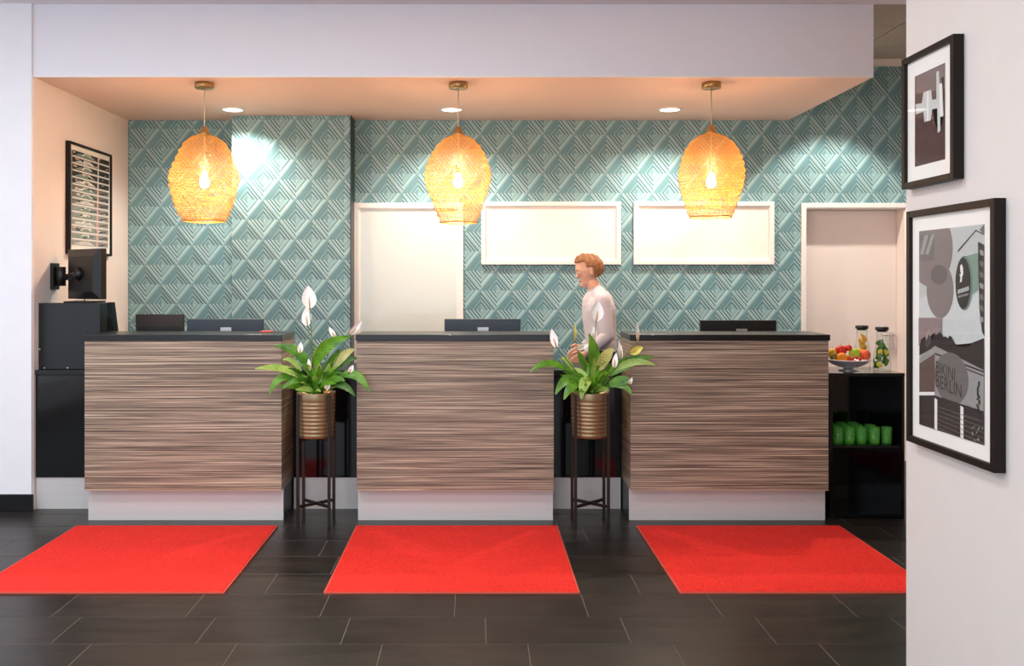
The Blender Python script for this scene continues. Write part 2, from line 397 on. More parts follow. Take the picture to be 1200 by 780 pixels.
def paper(parent, x0, x1, z0, z1, cx, cz, Y, holes=(), skip=None):
    global n_dia
    j0 = math.floor((z0 - cz) / (DH / 2)) - 1; j1 = math.ceil((z1 - cz) / (DH / 2)) + 1
    for j in range(j0, j1 + 1):
        zc = cz + j * DH / 2; sh = (DW / 2) if j % 2 else 0
        i0 = math.floor((x0 - cx - sh) / DW) - 1; i1 = math.ceil((x1 - cx - sh) / DW) + 1
        for i in range(i0, i1 + 1):
            xc = cx + sh + i * DW
            l, r, lo, hi = xc - DW / 2, xc + DW / 2, zc - DH / 2, zc + DH / 2
            if r <= x0 or l >= x1 or hi <= z0 or lo >= z1: continue
            if skip and skip(l, r, lo, hi): continue
            hs = [h for h in holes if r > h[0] and l < h[1] and hi > h[2] and lo < h[3]]
            if l >= x0 and r <= x1 and lo >= z0 and hi <= z1 and not hs: me = base_me
            else:
                bm = bmesh.new(); bm.from_mesh(base_me)
                if l < x0: cut(bm, 0, x0 - xc, 1)
                if r > x1: cut(bm, 0, x1 - xc, -1)
                if lo < z0: cut(bm, 2, z0 - zc, 1)
                if hi > z1: cut(bm, 2, z1 - zc, -1)
                for h in hs:
                    for ax, v in ((0, h[0] - xc), (0, h[1] - xc), (2, h[2] - zc), (2, h[3] - zc)): cut(bm, ax, v, 0)
                    dead = [f for f in bm.faces if h[0] - xc < f.calc_center_median().x < h[1] - xc and h[2] - zc < f.calc_center_median().z < h[3] - zc]
                    bmesh.ops.delete(bm, geom=dead, context='FACES')
                if sum(f.calc_area() for f in bm.faces) < .0006: bm.free(); continue
                me = bpy.data.meshes.new('wallpaper_diamond'); bm.to_mesh(me); bm.free(); me.materials.append(MATS['wallpaper'])
            o = bpy.data.objects.new('wallpaper_diamond', me); C.objects.link(o); o.parent = parent; o.location = (xc, Y - .001, zc)
            n_dia += 1
def rect(px0, px1, py0, py1, Y=BACK_Y): return (X_(px0, Y), X_(px1, Y), Z_(py1, Y), Z_(py0, Y))
GD = (X_(415, BACK_Y), X_(543, BACK_Y), 0, Z_(238, BACK_Y))
W1 = rect(564, 727, 236.5, 310); W2 = rect(742, 906, 236.5, 310)
D2O = (X_(938.5, BACK_Y), X_(1066, BACK_Y), 0, Z_(238, BACK_Y))
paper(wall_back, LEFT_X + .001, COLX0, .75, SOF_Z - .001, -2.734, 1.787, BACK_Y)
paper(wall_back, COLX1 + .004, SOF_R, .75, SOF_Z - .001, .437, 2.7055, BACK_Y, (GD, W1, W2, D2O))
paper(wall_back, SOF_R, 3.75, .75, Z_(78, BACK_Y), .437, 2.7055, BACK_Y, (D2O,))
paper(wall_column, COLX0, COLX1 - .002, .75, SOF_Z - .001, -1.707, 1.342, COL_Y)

# ---- glazed door, two lit windows, white door
def frame_bm(x0, x1, z0, z1, y0, y1, fw, bottom=True, bev=.003):
    bm = bmesh.new()
    bx(bm, x0, x0 + fw, y0, y1, z0, z1, bev); bx(bm, x1 - fw, x1, y0, y1, z0, z1, bev)
    bx(bm, x0 + fw, x1 - fw, y0, y1, z1 - fw, z1, bev)
    if bottom: bx(bm, x0 + fw, x1 - fw, y0, y1, z0, z0 + fw, bev)
    return bm
def window(name, rc, pane, fw=.036, bottom=True, handle=False):
    x0, x1, z0, z1 = rc
    o = struct(obj(name, frame_bm(x0, x1, z0, z1, BACK_Y - .035, BACK_Y, fw, bottom), 'trim_white'))
    boxo('pane', pane, o, x0 + fw, x1 - fw, BACK_Y - .016, BACK_Y - .006, z0 + (fw if bottom else .01), z1 - fw)
    ob = bmesh.new(); bx(ob, x0 + fw, x0 + fw + .01, BACK_Y - .022, BACK_Y - .006, z0 + fw, z1 - fw); bx(ob, x1 - fw - .01, x1 - fw, BACK_Y - .022, BACK_Y - .006, z0 + fw, z1 - fw)
    bx(ob, x0 + fw + .01, x1 - fw - .01, BACK_Y - .022, BACK_Y - .006, z1 - fw - .01, z1 - fw)
    obj('glazing_bead', ob, 'trim_white', o)
    return o
window('door_1', GD, 'frosted_glass', .045, True)
window('window_1', W1, 'lit_frosted_glass'); window('window_2', W2, 'lit_frosted_glass')
d = struct(obj('door_2', frame_bm(D2O[0], D2O[1], 0, D2O[3], BACK_Y - .02, BACK_Y, .04, False), 'trim_white'))
jb = bmesh.new()
bx(jb, d0 - .01, d0 + .006, BACK_Y - .004, BACK_Y + .18, 0, dz); bx(jb, d1 - .006, d1 + .01, BACK_Y - .004, BACK_Y + .18, 0, dz); bx(jb, d0, d1, BACK_Y - .004, BACK_Y + .18, dz - .006, dz + .01)
obj('door_lining', jb, 'warm_white_paint', d)
leafd = boxo('door_leaf', 'door_white', d, d0 + .008, d1 - .008, BACK_Y + .135, BACK_Y + .175, .005, dz - .008, .003)
hx = X_(1044.5, BACK_Y + .13); hz = Z_(400, BACK_Y + .13)
hb = bmesh.new(); bx(hb, hx - .02, hx + .02, BACK_Y + .124, BACK_Y + .134, hz - .07, hz + .08, .004)
tube(hb, [(hx, BACK_Y + .13, hz + .06), (hx, BACK_Y + .085, hz + .06), (hx - .02, BACK_Y + .08, hz + .06), (hx - .1, BACK_Y + .08, hz + .06)], .009, 10)
hh = obj('door_handle', hb, 'steel', leafd); hh['label'] = 'steel lever handle on an upright plate'

# ------------------------------------------------------------------ reception desks
DESKS = [(99, 330), (418, 649), (739, 971)]
DY = 5.68
desk_names = ['at the left wall beside the black machine', 'in the middle, between the two potted lilies', 'at the right, next to the open black shelf']
def desk(i):
    x0, x1 = X_(DESKS[i][0], DY), X_(DESKS[i][1], DY); cx = (x0 + x1) / 2; w2 = (x1 - x0) / 2
    t = thing('reception_desk', 'zebra-grained wooden reception desk with black top ' + desk_names[i], 'reception desk', (cx, DY, 0), group='reception desks in a row')
    boxo('front_panel', 'zebrano', t, -w2, w2, 0, .022, .20, 1.125, .0015)
    for s in (-1, 1):
        a, b = (s * w2, s * (w2 - .022)); boxo('side_panel', 'zebrano', t, min(a, b), max(a, b), .0225, .40, .201, 1.125, .001)
        boxo('side_plinth', 'black_satin', t, min(a, b) + .001, max(a, b) - .001, .0755, .40, 0, .2)
    boxo('plinth', 'plinth_metal', t, -w2 + .001, w2 - .001, .055, .075, 0, .1995)
    boxo('edge_band', 'edge_wood', t, -w2, w2, -.0005, .0225, .1965, .1998)
    boxo('countertop', 'black_top', t, -w2 - .006, w2 + .006, -.012, .37, 1.126, 1.163, .002)
    boxo('worktop', 'black_satin', t, -w2 + .0225, w2 - .0225, .08, .90, .72, .75, .002)
    for s in (-1, 1):
        boxo('support_leg', 'black_satin', t, s * (w2 - .06) - .02, s * (w2 - .06) + .02, .82, .86, 0, .72)
    return t, x0, x1
D = [desk(i) for i in range(3)]

LY = 6.0
def low_counter(x0, x1, label):
    t = thing('low_counter', label, 'counter', ((x0 + x1) / 2, LY, 0), group='low black counters joining the desks')
    w2 = (x1 - x0) / 2
    boxo('panel', 'black_gloss', t, -w2, w2, .012, .034, .207, .872, .001)
    boxo('plinth', 'plinth_metal', t, -w2, w2, .02, .04, 0, .206)
    boxo('side_panel', 'black_gloss', t, -w2, -w2 + .02, .041, .55, 0, .872); boxo('side_panel', 'black_gloss', t, w2 - .02, w2, .041, .55, 0, .872)
    boxo('shadow_gap', 'black_satin', t, -w2, w2, .016, .034, .8725, .882)
    boxo('worktop', 'black_top', t, -w2, w2, 0, .56, .8825, .91, .002)
    return t
low_counter(LEFT_X + .004, D[0][1] - .008, 'low black gloss counter under the black machine by the left wall')
low_counter(D[0][2] + .008, D[1][1] - .008, 'low black gloss counter behind the left plant stand')
low_counter(D[1][2] + .008, D[2][1] - .008, 'low black gloss counter behind the right plant stand')

# ------------------------------------------------------------------ red mats
def mat_(x0, x1, y0, y1, label):
    t = thing('floor_mat', label, 'mat', ((x0 + x1) / 2, (y0 + y1) / 2, 0), group='red mats before the desks')
    a, b = (x1 - x0) / 2, (y1 - y0) / 2
    boxo('pile', 'red_pile', t, -a + .008, a - .008, -b + .008, b - .008, .0005, .012, .002)
    bm = bmesh.new()
    bx(bm, -a, a, -b, -b + .0075, .0005, .009); bx(bm, -a, a, b - .0075, b, .0005, .009)
    bx(bm, -a, -a + .0075, -b + .0075, b - .0075, .0005, .009); bx(bm, a - .0075, a, -b + .0075, b - .0075, .0005, .009)
    obj('edging', bm, 'red_edge', t)
MY0, MY1 = 4.385, 5.575
mat_(-2.425, -1.20, MY0, MY1, 'bright red mat on the floor before the left desk')
mat_(-.725, .500, MY0, MY1, 'bright red mat on the floor before the middle desk')
mat_(.978, 2.215, MY0, MY1, 'bright red mat on the floor before the right desk')

# ------------------------------------------------------------------ pendants and downlights
PROF = [
    [(158, 6), (160, 12), (164, 20), (170, 25), (178, 29.5), (186, 33), (195, 36.5), (205, 39.5), (213, 39), (222, 37), (230, 35.5), (238, 34), (246, 31), (253, 28), (259.5, 24)],
    [(158, 6), (160, 11), (165, 20), (172, 26), (180, 31), (190, 35), (200, 38), (209, 38.5), (218, 36.5), (226, 34.5), (234, 31), (242, 29), (250, 26), (261, 21.5)],
    [(156, 6), (158, 10), (162, 18), (170, 26), (180, 31.5), (190, 35), (200, 37.5), (210, 38), (220, 36.5), (228, 34), (237, 30.5), (246, 27), (254.5, 24)]]
PEND_Y = 6.17
pend_lab = ['amber wire pendant lamp hanging over the left desk, before the column', 'amber wire pendant lamp hanging over the middle desk, before the glazed door', 'amber wire pendant lamp hanging over the right desk, before the right window']
def pendant(i, px):
    X = X_(px, PEND_Y); s = F / PEND_Y
    t = thing('pendant_lamp', pend_lab[i], 'pendant lamp', (X, PEND_Y, Z_(PROF[i][-1][0], PEND_Y)), group='wire pendant lamps over the desks')
    z0 = t.location.z; zz = lambda py: Z_(py, PEND_Y) - z0
    top = SOF_Z - z0
    obj('ceiling_canopy', lathe(bmesh.new(), [(.001, top - .040), (.058, top - .040), (.063, top - .036), (.063, top - .003), (.060, top), (.001, top)], 36), 'brass', t)
    ztop = zz(PROF[i][0][0])
    obj('cord', tube(bmesh.new(), [(0, 0, zz(196)), (0, 0, top - .038)], .0045, 8), 'cord_fabric', t)
    obj('cap', lathe(bmesh.new(), [(.012, ztop + .055), (.020, ztop + .052), (.023, ztop + .035), (.030, ztop + .028), (.034, ztop + .012), (.040, ztop - .001), (.037, ztop - .004), (.012, ztop - .001)], 28, closed=True), 'brass', t)
    so = zz(203)
    obj('socket', lathe(bmesh.new(), [(.001, so + .062), (.012, so + .060), (.020, so + .050), (.021, so), (.001, so)], 24), 'brass', t)
    bp = [(.012, so - .001), (.014, so - .012), (.024, so - .035), (.030, so - .058), (.028, so - .078), (.018, so - .093), (.001, so - .099)]
    obj('bulb', lathe(bmesh.new(), bp, 24), 'bulb_glow', t)
    # knitted wire shade: close horizontal courses with slightly crumpled radius, laced by slanted wires
    rnd = random.Random(31 + i)
    prof = [(Z_(y, PEND_Y) - z0, r / s) for y, r in PROF[i]]
    def rad(z):
        for (za, ra), (zb, rb) in zip(prof, prof[1:]):
            if zb <= z <= za: return ra + (rb - ra) * (za - z) / (za - zb)
        return prof[-1][1] if z < prof[-1][0] else prof[0][1]
    ph = [rnd.random() * 6.28 for _ in range(8)]
    def R_(z, a):
        r = rad(z)
        cr = .0052 * math.sin(2 * math.pi * z / .047 + .5 * math.sin(2 * a + ph[0]) + ph[1]) + .004 * math.sin(3 * a + ph[2] + 9 * z) + .003 * math.sin(2 * a + ph[3] - 14 * z)
        return max(.02, r + cr * min(1, r / .12))
    bm = bmesh.new(); n = 60; NR = 132; wr = .00088
    zt, zb = prof[0][0], prof[-1][0]
    for q in range(NR + 1):
        z = zt + (zb - zt) * q / NR; wo = rnd.random() * 6.28; ws = .0008 + .0014 * rnd.random()
        wrr = .004 if q == NR else wr * (.75 + .6 * rnd.random())
        ring = []
        for k in range(n):
            a = 2 * math.pi * k / n
            zz2 = z + ws * math.sin(3 * a + wo) + (.0012 * (rnd.random() - .5)); r = R_(z, a) + .002 * (rnd.random() - .5)
            ca, sa = math.cos(a), math.sin(a)
            ring.append([bm.verts.new(((r + wrr * dx) * ca, (r + wrr * dx) * sa, zz2 + wrr * dz)) for dx, dz in ((1, -.6), (-1, -.6), (0, 1.1))])
        for k in range(n):
            A, B = ring[k], ring[(k + 1) % n]
            for e in range(3): bm.faces.new((A[e], B[e], B[(e + 1) % 3], A[(e + 1) % 3]))
    for sgn in (-1, 1):
        for k in range(30):
            a0 = 2 * math.pi * k / 30; pts = []
            for q in range(0, NR + 1, 4):
                z = zt + (zb - zt) * q / NR; a = a0 + sgn * q / NR * 1.1; r = R_(z, a)
                pts.append((r * math.cos(a), r * math.sin(a), z))
            tube(bm, pts, .0009, 3, cap=False)
    obj('shade', bm, 'shade_wire', t, recalc=False)
for i, px in enumerate((239.5, 537, 833.5)): pendant(i, px)

DL_Y = 7.13
def downlight(px, X=None, z=SOF_Z, y=None, cone=140, label=''):
    X = X_(px, DL_Y) if X is None else X
    t = thing('downlight', label, 'downlight', (X, y or DL_Y, z), group='recessed downlights in the low ceiling')
    obj('trim_ring', lathe(bmesh.new(), [(.072, 0), (.094, 0), (.094, -.004), (.088, -.007), (.076, -.007), (.072, -.004)], 36, closed=True), 'trim_white', t)
    obj('lens', lathe(bmesh.new(), [(.001, -.0055), (.0755, -.0045), (.0755, -.0005), (.001, -.0005)], 36), 'lamp_lens', t)
    d = bpy.data.lights.new('downlight_beam', 'SPOT'); d.energy = DOWN_LAMP * (1 if cone > 100 else 1.5); d.color = (1, .90, .78); d.spot_size = R(cone); d.spot_blend = .75 if cone > 100 else .3; d.shadow_soft_size = .04
    o = bpy.data.objects.new('downlight_beam', d); C.objects.link(o); o.parent = t; o.location = (0, 0, -.02)
downlight(273, label='round white downlight in the ceiling before the patterned column')
downlight(529, label='round white downlight in the ceiling behind the middle pendant')
downlight(785, label='round white downlight in the ceiling left of the right pendant')
downlight(0, 2.93, HIGH_Z - .001, 7.0, 92, label='assumed unseen round white downlight in the high panel ceiling before the white door')  # assumed fixture, kept out of view; lights the wall around the white door

def fill_panel(x, y, i):  # square panels added out of view to brighten the floor and mats
    t = thing('fill_panel', ['added unseen fill panel nearest the desks, by the left pier', 'added unseen fill panel nearest the desks, in the middle', 'added unseen fill panel nearest the desks, towards the right wall', 'added unseen fill panel in the rear lobby row, leftmost', 'added unseen fill panel in the rear lobby row, middle', 'added unseen fill panel in the rear lobby row, rightmost'][i], 'added fill light', (x, y, LOB_Z + .02), group='added fill panels on the lobby ceiling')
    obj('frame', bx(bmesh.new(), -.31, .31, -.31, .31, -.022, -.001, .003), 'trim_white', t)
    boxo('diffuser', 'fill_panel_lens', t, -.29, .29, -.29, .29, -.026, -.0225)
    a = area('fill_panel_beam', (0, 0, -.032), (0, 0, 0), .56, .56, LOBBY_FILL, (.98, .97, 1)); a.parent = t
for i, (x, y) in enumerate(((-3.4, 3.7), (-1.8, 3.7), (-.2, 3.7), (-3.4, 1.4), (-1.8, 1.4), (-.2, 1.4))): fill_panel(x, y, i)

# ------------------------------------------------------------------ plants
def plant_stand(px0, px1, yf, label):
    x0, x1 = X_(px0, yf), X_(px1, yf); h = (x1 - x0) / 2; cx = (x0 + x1) / 2; cy = yf + h
    t = thing('plant_stand', label, 'plant stand', (cx, cy, 0), group='dark metal plant stands')
    T = .018; top = .805
    for sx in (-1, 1):
        for sy in (-1, 1):
            obj('leg', bx(bmesh.new(), sx * h - T / 2, sx * h + T / 2, sy * h - T / 2, sy * h + T / 2, 0, top, .0015), 'bronze', t)
    g = h - T / 2
    bm = bmesh.new(); bar(bm, (-g, -g, .125), (g, g, .125), .016); obj('cross_brace', bm, 'bronze', t)
    bm = bmesh.new(); bar(bm, (-g, g, .1255), (g, -g, .1255), .016); obj('cross_brace', bm, 'bronze', t)
    bm = bmesh.new(); bar(bm, (-g, -g, .528), (g, g, .528), .014); bar(bm, (-g, g, .528), (g, -g, .528), .014); obj('pot_rest', bm, 'bronze', t)
    return cx, cy

def leaf_mesh(bm, P0, P1, P2, wid, roll, blade=.35, nl=10, fold=.18):
    """leaf along a quadratic curve P0 P1 P2; petiole before the blade"""
    P0, P1, P2 = Vector(P0), Vector(P1), Vector(P2)
    q = lambda t: (1 - t) ** 2 * P0 + 2 * t * (1 - t) * P1 + t * t * P2
    uvl = bm.loops.layers.uv.verify()
    tube(bm, [q(blade * k / 4) for k in range(5)], [.0042, .0038, .0034, .003, .0028], 5)
    rows = []
    for k in range(nl + 1):
        u = k / nl; t = blade + (1 - blade) * u; p = q(t); d = (q(min(1, t + .02)) - q(max(0, t - .02))).normalized()
        side = d.cross(Vector((0, -1, .45)).normalized())
        if side.length < .1: side = d.cross(Vector((1, 0, .2)))
        side.normalize(); nrm = side.cross(d).normalized()
        rot = Matrix.Rotation(roll, 3, d); side = rot @ side; nrm = rot @ nrm
        wv = wid / 2 * (math.sin(math.pi * min(1, u * .93 + .035) ** .78) ** .85)
        row = []
        for c in (-1, -.5, 0, .5, 1):
            row.append((bm.verts.new(p + side * wv * c + nrm * (abs(c) * fold * wv + .06 * wv * math.sin(9 * u + c))), c, u))
        rows.append(row)
    for a, b in zip(rows, rows[1:]):
        for k in range(4):
            f = bm.faces.new((a[k][0], a[k + 1][0], b[k + 1][0], b[k][0])); f.smooth = True
            for l, sv in zip(f.loops, (a[k], a[k + 1], b[k + 1], b[k])): l[uvl].uv = (sv[1], sv[2])

def flower(parent, base, tip, w_, h_, tilt, ori, m='spathe', side=0):
    """stalk from base to the foot of the spathe at tip"""
    B, T = Vector(base), Vector(tip); mid = (B + T) / 2 + Vector((.01, 0, .015))
    o = obj('flower', tube(bmesh.new(), [B, B.lerp(mid, .5), mid, mid.lerp(T, .5), T], [.0034, .003, .003, .0026, .0024], 6), 'stalk', parent)
    bm = bmesh.new(); rows = []; n = 9
    ax = Vector((math.sin(tilt), 0, math.cos(tilt)))
    face = Vector((math.sin(ori), -math.cos(ori), 0)); face = (face - ax * face.dot(ax)).normalized(); sd = ax.cross(face)
    for k in range(n + 1):
        u = k / n; wv = w_ / 2 * math.sin(math.pi * (u * .96 + .03) ** .8) ** .8
        p = T + ax * (h_ * u) - face * (.25 * w_ * math.sin(u * 2.2))
        rows.append([bm.verts.new(p + sd * wv * c + face * (abs(c) ** 1.6 * wv * .55)) for c in (-1, -.55, 0, .55, 1)])
    for a, b in zip(rows, rows[1:]):
        for k in range(4): bm.faces.new((a[k], a[k + 1], b[k + 1], b[k])).smooth = True
    obj('spathe', bm, m, o)
    obj('spadix', tube(bmesh.new(), [T + face * .002, T + ax * h_ * .25 + face * .006, T + ax * h_ * .5 + face * .006], [.0036, .0042, .0022], 7), 'spadix', o)

def potted(cx, cy, leaves, flowers, label, seed):
    PZ0, PZ1, PR = .536, .812, .119
    t = thing('potted_lily', label, 'potted plant', (cx, cy, PZ0), group='potted peace lilies')
    prof = [(.001, .0), (PR - .014, 0), (PR - .010, .004)]
    nrib = 9
    for k in range(nrib * 4 + 1):
        z = .012 + (.215) * k / (nrib * 4); prof.append((PR - .010 + .010 * z / .276 + .0022 * math.sin(2 * math.pi * k / 4), z))
    prof += [(PR - .001, .235), (PR, .272), (PR - .001, .276), (PR - .006, .276), (PR - .008, .25), (.001, .25)]
    obj('pot', lathe(bmesh.new(), prof, 48), 'gold', t)
    sb = bmesh.new(); lathe(sb, [(.001, .262), (.06, .262), (.110, .2515)], 28); obj('soil', sb, 'soil', t)
    rnd = random.Random(seed); o0 = Vector((cx, cy, PZ0))
    def W(px, py, dy): Y = cy + dy; return Vector((X_(px, Y), Y, Z_(py, Y))) - o0
    def B(): a = rnd.random() * 6.28; r = .05 * rnd.random(); return Vector((r * math.cos(a), r * math.sin(a), .25))
    for (mx, my, tx, ty, wpx, dy, m, roll) in leaves:
        T_ = W(tx, ty, dy); M_ = W(mx, my, dy * .55); b = B()
        P1 = 2 * M_ - .5 * b - .5 * T_
        bm = bmesh.new(); leaf_mesh(bm, b, P1, T_, wpx / 215, roll)
        obj('leaf', bm, m, t, recalc=False)
    for k in range(54):
        a = rnd.random() * 6.28; L_ = .12 + .14 * rnd.random(); el = .25 + 1.1 * rnd.random(); b = B() * .8; b.z = .25
        if k >= 30: a = -math.pi / 2 + rnd.uniform(-1.5, 1.5); L_ = .10 + .10 * rnd.random(); el = .12 + .9 * rnd.random()
        d = Vector((math.cos(a) * math.cos(el), math.sin(a) * math.cos(el), math.sin(el)))
        T_ = b + d * L_; T_.z = max(T_.z, .292)
        M_ = b + Vector((d.x * .35, d.y * .35, d.z + .3)) * L_ * .6
        bm = bmesh.new(); leaf_mesh(bm, b, M_, T_, .022 + .022 * rnd.random(), rnd.uniform(-.5, .5))
        obj('leaf', bm, rnd.choice(['leaf_green', 'leaf_green', 'leaf_dark', 'leaf_light']), t, recalc=False)
    for (px, py, wpx, hpx, tilt, ori, dy, m) in flowers:
        s = F / (cy + dy); foot = W(px - math.sin(tilt) * hpx / 2, py + math.cos(tilt) * hpx / 2, dy)
        flower(t, B(), foot, wpx / s, hpx / s, tilt, ori, m)
YF = 5.56
c1 = plant_stand(349, 385.6, YF, 'square dark metal plant stand between the left and middle desks')
c2 = plant_stand(674.5, 713, YF, 'square dark metal plant stand between the middle and right desks')
G, K_, L_, S_ = 'leaf_green', 'leaf_dark', 'leaf_light', 'leaf_striped'
potted(*c1, [
    (374, 416, 411, 394, 17, -.02, G, .5), (356, 420, 321, 405, 15, -.05, G, .2), (342, 436, 299, 432, 14, -.10, L_, .5),
    (338, 441, 316, 462, 11, -.08, G, 0), (408, 438, 433, 460, 12, -.08, G, 0), (396, 450, 416, 464, 10, -.11, K_, .2),
    (396, 424, 416, 409, 11, .03, S_, .3), (398, 428, 418, 420, 10, .06, K_, .2), (384, 434, 398, 409, 15, .04, K_, .5),
    (348, 428, 331, 422, 8, -.04, L_, .2), (380, 445, 386, 426, 11, -.04, L_, .6), (366, 440, 371, 407, 12, .06, S_, .7),
    (352, 446, 330, 456, 9, -.12, G, 0), (360, 446, 346, 440, 9, -.1, K_, .4), (388, 446, 404, 446, 10, -.1, G, .3), (372, 446, 374, 428, 10, -.07, G, .7)],
    [(362, 348, 17, 26, -.08, .25, 0, 'spathe'), (359.5, 370, 13, 23, -.1, -.3, .04, 'spathe'), (417, 384, 8, 21, .75, .6, -.04, 'spathe'), (389, 389, 6, 14, -.5, .4, .03, 'spathe'),
     (352, 407, 6.5, 13, .1, .2, -.03, 'spathe'), (411.5, 432, 6, 10, .5, .2, -.05, 'spathe'), (362, 427, 5, 14, -.05, .2, -.05, 'spathe'), (384, 453, 6, 8, .9, 0, -.11, 'spathe')],
    'peace lily in gold pot with two stacked white blooms, right of the left desk', 3)
potted(*c2, [
    (695, 428, 690, 391, 25, -.03, G, .7), (655, 428, 621, 436, 11, -.08, G, .2), (668, 444, 651, 462, 13, -.06, G, 0), (676, 450, 661, 468, 15, -.10, G, .4),
    (687, 446, 681, 467, 17, -.13, L_, .4), (730, 428, 768, 428, 10, -.08, L_, .2), (722, 432, 765, 418, 15, -.06, G, .3), (704, 426, 719, 409, 18, .02, S_, .6),
    (686, 432, 677, 411, 13, .05, G, .5), (694, 440, 696, 420, 10, -.08, L_, .7), (722, 446, 742, 449, 11, -.08, G, .2), (722, 450, 740, 462, 10, -.1, G, .2),
    (712, 436, 724, 428, 13, .05, K_, .4), (702, 444, 712, 436, 12, -.08, G, .5), (680, 442, 668, 440, 10, .03, K_, .4), (668, 428, 657, 420, 8, .06, L_, .2)],
    [(700, 364, 15.5, 24, .12, .15, 0, 'spathe'), (649, 396, 10, 22, -.3, -.5, -.05, 'spathe'), (674, 389, 5.5, 21, .02, .9, .03, 'spathe_yellow'), (695, 390, 8.5, 16, .1, .2, .05, 'spathe'),
     (684, 405, 7, 18, 1.15, .3, -.04, 'spathe'), (747, 389, 6.5, 24, .04, .8, -.06, 'spathe'), (726.5, 410, 8, 22, -.05, .6, -.02, 'spathe'), (721, 422, 7, 18, .1, -.4, -.05, 'spathe'),
     (746, 410, 10, 17, 1.2, .3, -.04, 'spathe_yellow'), (739, 446, 5, 9, .5, .2, -.09, 'spathe')],
    'peace lily in gold pot with many scattered blooms, left of the right desk', 11)

# ------------------------------------------------------------------ screens and machine
def desk_monitor(px0, px1, pyt, Y, label, m, tabm, lpx, dz=.33):
    s = F / Y; cx = (X_(px0, Y) + X_(px1, Y)) / 2; w2 = (px1 - px0) / 2 / s; zt = Z_(pyt, Y); WT = .7505
    t = thing('desk_monitor', label, 'monitor', (cx, Y, WT), group='monitors on the reception desks')
    zt -= WT; zb = zt - dz
    boxo('back_cover', m, t, -w2, w2, -.02, .012, zb, zt, .004)
    boxo('screen', 'black_gloss', t, -w2 + .012, w2 - .012, .0122, .0135, zb + .016, zt - .012)
    boxo('port_strip', 'black_plastic', t, -w2 + .015, w2 - .015, -.0235, -.0203, zt - .117, zt - .085, .001)
    if tabm:
        lx = X_(lpx, Y) - cx; boxo('tag', tabm, t, lx - .038, lx + .038, -.028, -.024, zt - .122, zt - .058, .001)['label'] = 'pale silver plate'
    boxo('stand_neck', 'silver', t, -.03, .03, -.05, -.0245, .012, zt - .14, .003)
    boxo('stand_foot', 'black_plastic', t, -.12, .12, -.09, .10, 0, .012, .004)
desk_monitor(220, 309, 373.5, 6.36, 'dark monitor behind the left desk, seen from the back', 'bluegrey_plastic', 'silver', 266)
desk_monitor(521, 610, 373.5, 6.36, 'dark blue-grey monitor behind the middle desk, seen from the back', 'bluegrey_plastic', 'silver', 566)
desk_monitor(820, 909, 375, 6.36, 'black monitor behind the right desk, seen from the back', 'black_plastic', 'silver', 868)
desk_monitor(160, 216, 368, 6.48, 'small brown-black monitor behind the left desk, nearest the left wall', 'brown_plastic', None, 188)

MY = 6.06
mx0, mx1 = X_(44, MY), X_(117, MY); mz1 = Z_(355, MY)
t = thing('payment_machine', 'black machine cabinet with slanted front on the low counter by left wall', 'machine', ((mx0 + mx1) / 2, MY, .9105))
h = (mx1 - mx0) / 2; H = mz1 - .9105
boxo('body', 'machine_black', t, -h, h, 0, .12, 0, H, .003)
bm = bmesh.new()
pts = [(h - .2, 0), (h + .035, 0), (h - .018, H), (h - .2, H)]
va = [bm.verts.new((x, .1205, z)) for x, z in pts]; vb = [bm.verts.new((x, .30, z)) for x, z in pts]
bm.faces.new(va); bm.faces.new(vb[::-1])
for k in range(4): bm.faces.new((va[k], vb[k], vb[(k + 1) % 4], va[(k + 1) % 4]))
obj('slanted_front', bm, 'black_gloss', t)
boxo('top_lid', 'black_plastic', t, -h + .16, h - .06, .02, .25, H + .0005, H + .012, .004)
for (sx, sz) in ((46.5, 409), (52, 431), (79, 431)):
    sb = bmesh.new(); c = (X_(sx, MY) - (mx0 + mx1) / 2, 0, Z_(sz, MY) - .9105)
    ball(sb, c, .006, sy=.5, n=10); obj('screw', sb, 'steel', t)

# wall-mounted monitor on its arm
ang = R(-38)
px, pz = (-2.615, 6.17), Z_(321, 6.17)
t = thing('wall_monitor', 'black monitor seen from behind on a swivel arm fixed to the left wall', 'wall monitor', (LEFT_X, 6.27, pz - .02))
o0 = t.location.copy()
boxo('wall_plate', 'black_plastic', t, .001, .022, -.05, .05, -.085, .095, .004)
bm = bmesh.new(); tube(bm, [(.05, 0, -.06), (.05, 0, .07)], .034, 16); obj('swivel', bm, 'black_plastic', t)
Mrot = Matrix.Rotation(ang, 3, 'Z')
ctr = Vector((px[0], px[1], pz)) - o0
def ML(x, y, z): return ctr + Mrot @ Vector((x, y, z))
bm = bmesh.new()
back = ML(0, -.055, 0)
tube(bm, [(.06, 0, .0), (.10, -.01, .0), Vector((.10, -.01, 0)).lerp(back, .5), back], [.024, .022, .02, .02], 14); obj('arm', bm, 'black_plastic', t)
bm = bmesh.new(); tube(bm, [ML(0, -.085, .0), ML(0, -.045, .0)], [.028, .05], 4); obj('mount_head', bm, 'black_plastic', t)
mw, mh = .21, .168
bm = bmesh.new()
def ringq(hw, hh, y): return [bm.verts.new(ML(a * hw, y, b * hh)) for a, b in ((-1, -1), (1, -1), (1, 1), (-1, 1))]
rs = [ringq(mw, mh, .022), ringq(mw, mh, -.016), ringq(mw - .012, mh - .012, -.022), ringq(mw - .055, mh - .05, -.044), ringq(.05, .05, -.046)]
for a, b in zip(rs, rs[1:]):
    for k in range(4): bm.faces.new((a[k], a[(k + 1) % 4], b[(k + 1) % 4], b[k]))
bm.faces.new(rs[0][::-1]); bm.faces.new(rs[-1])
obj('housing', bm, 'black_plastic', t)
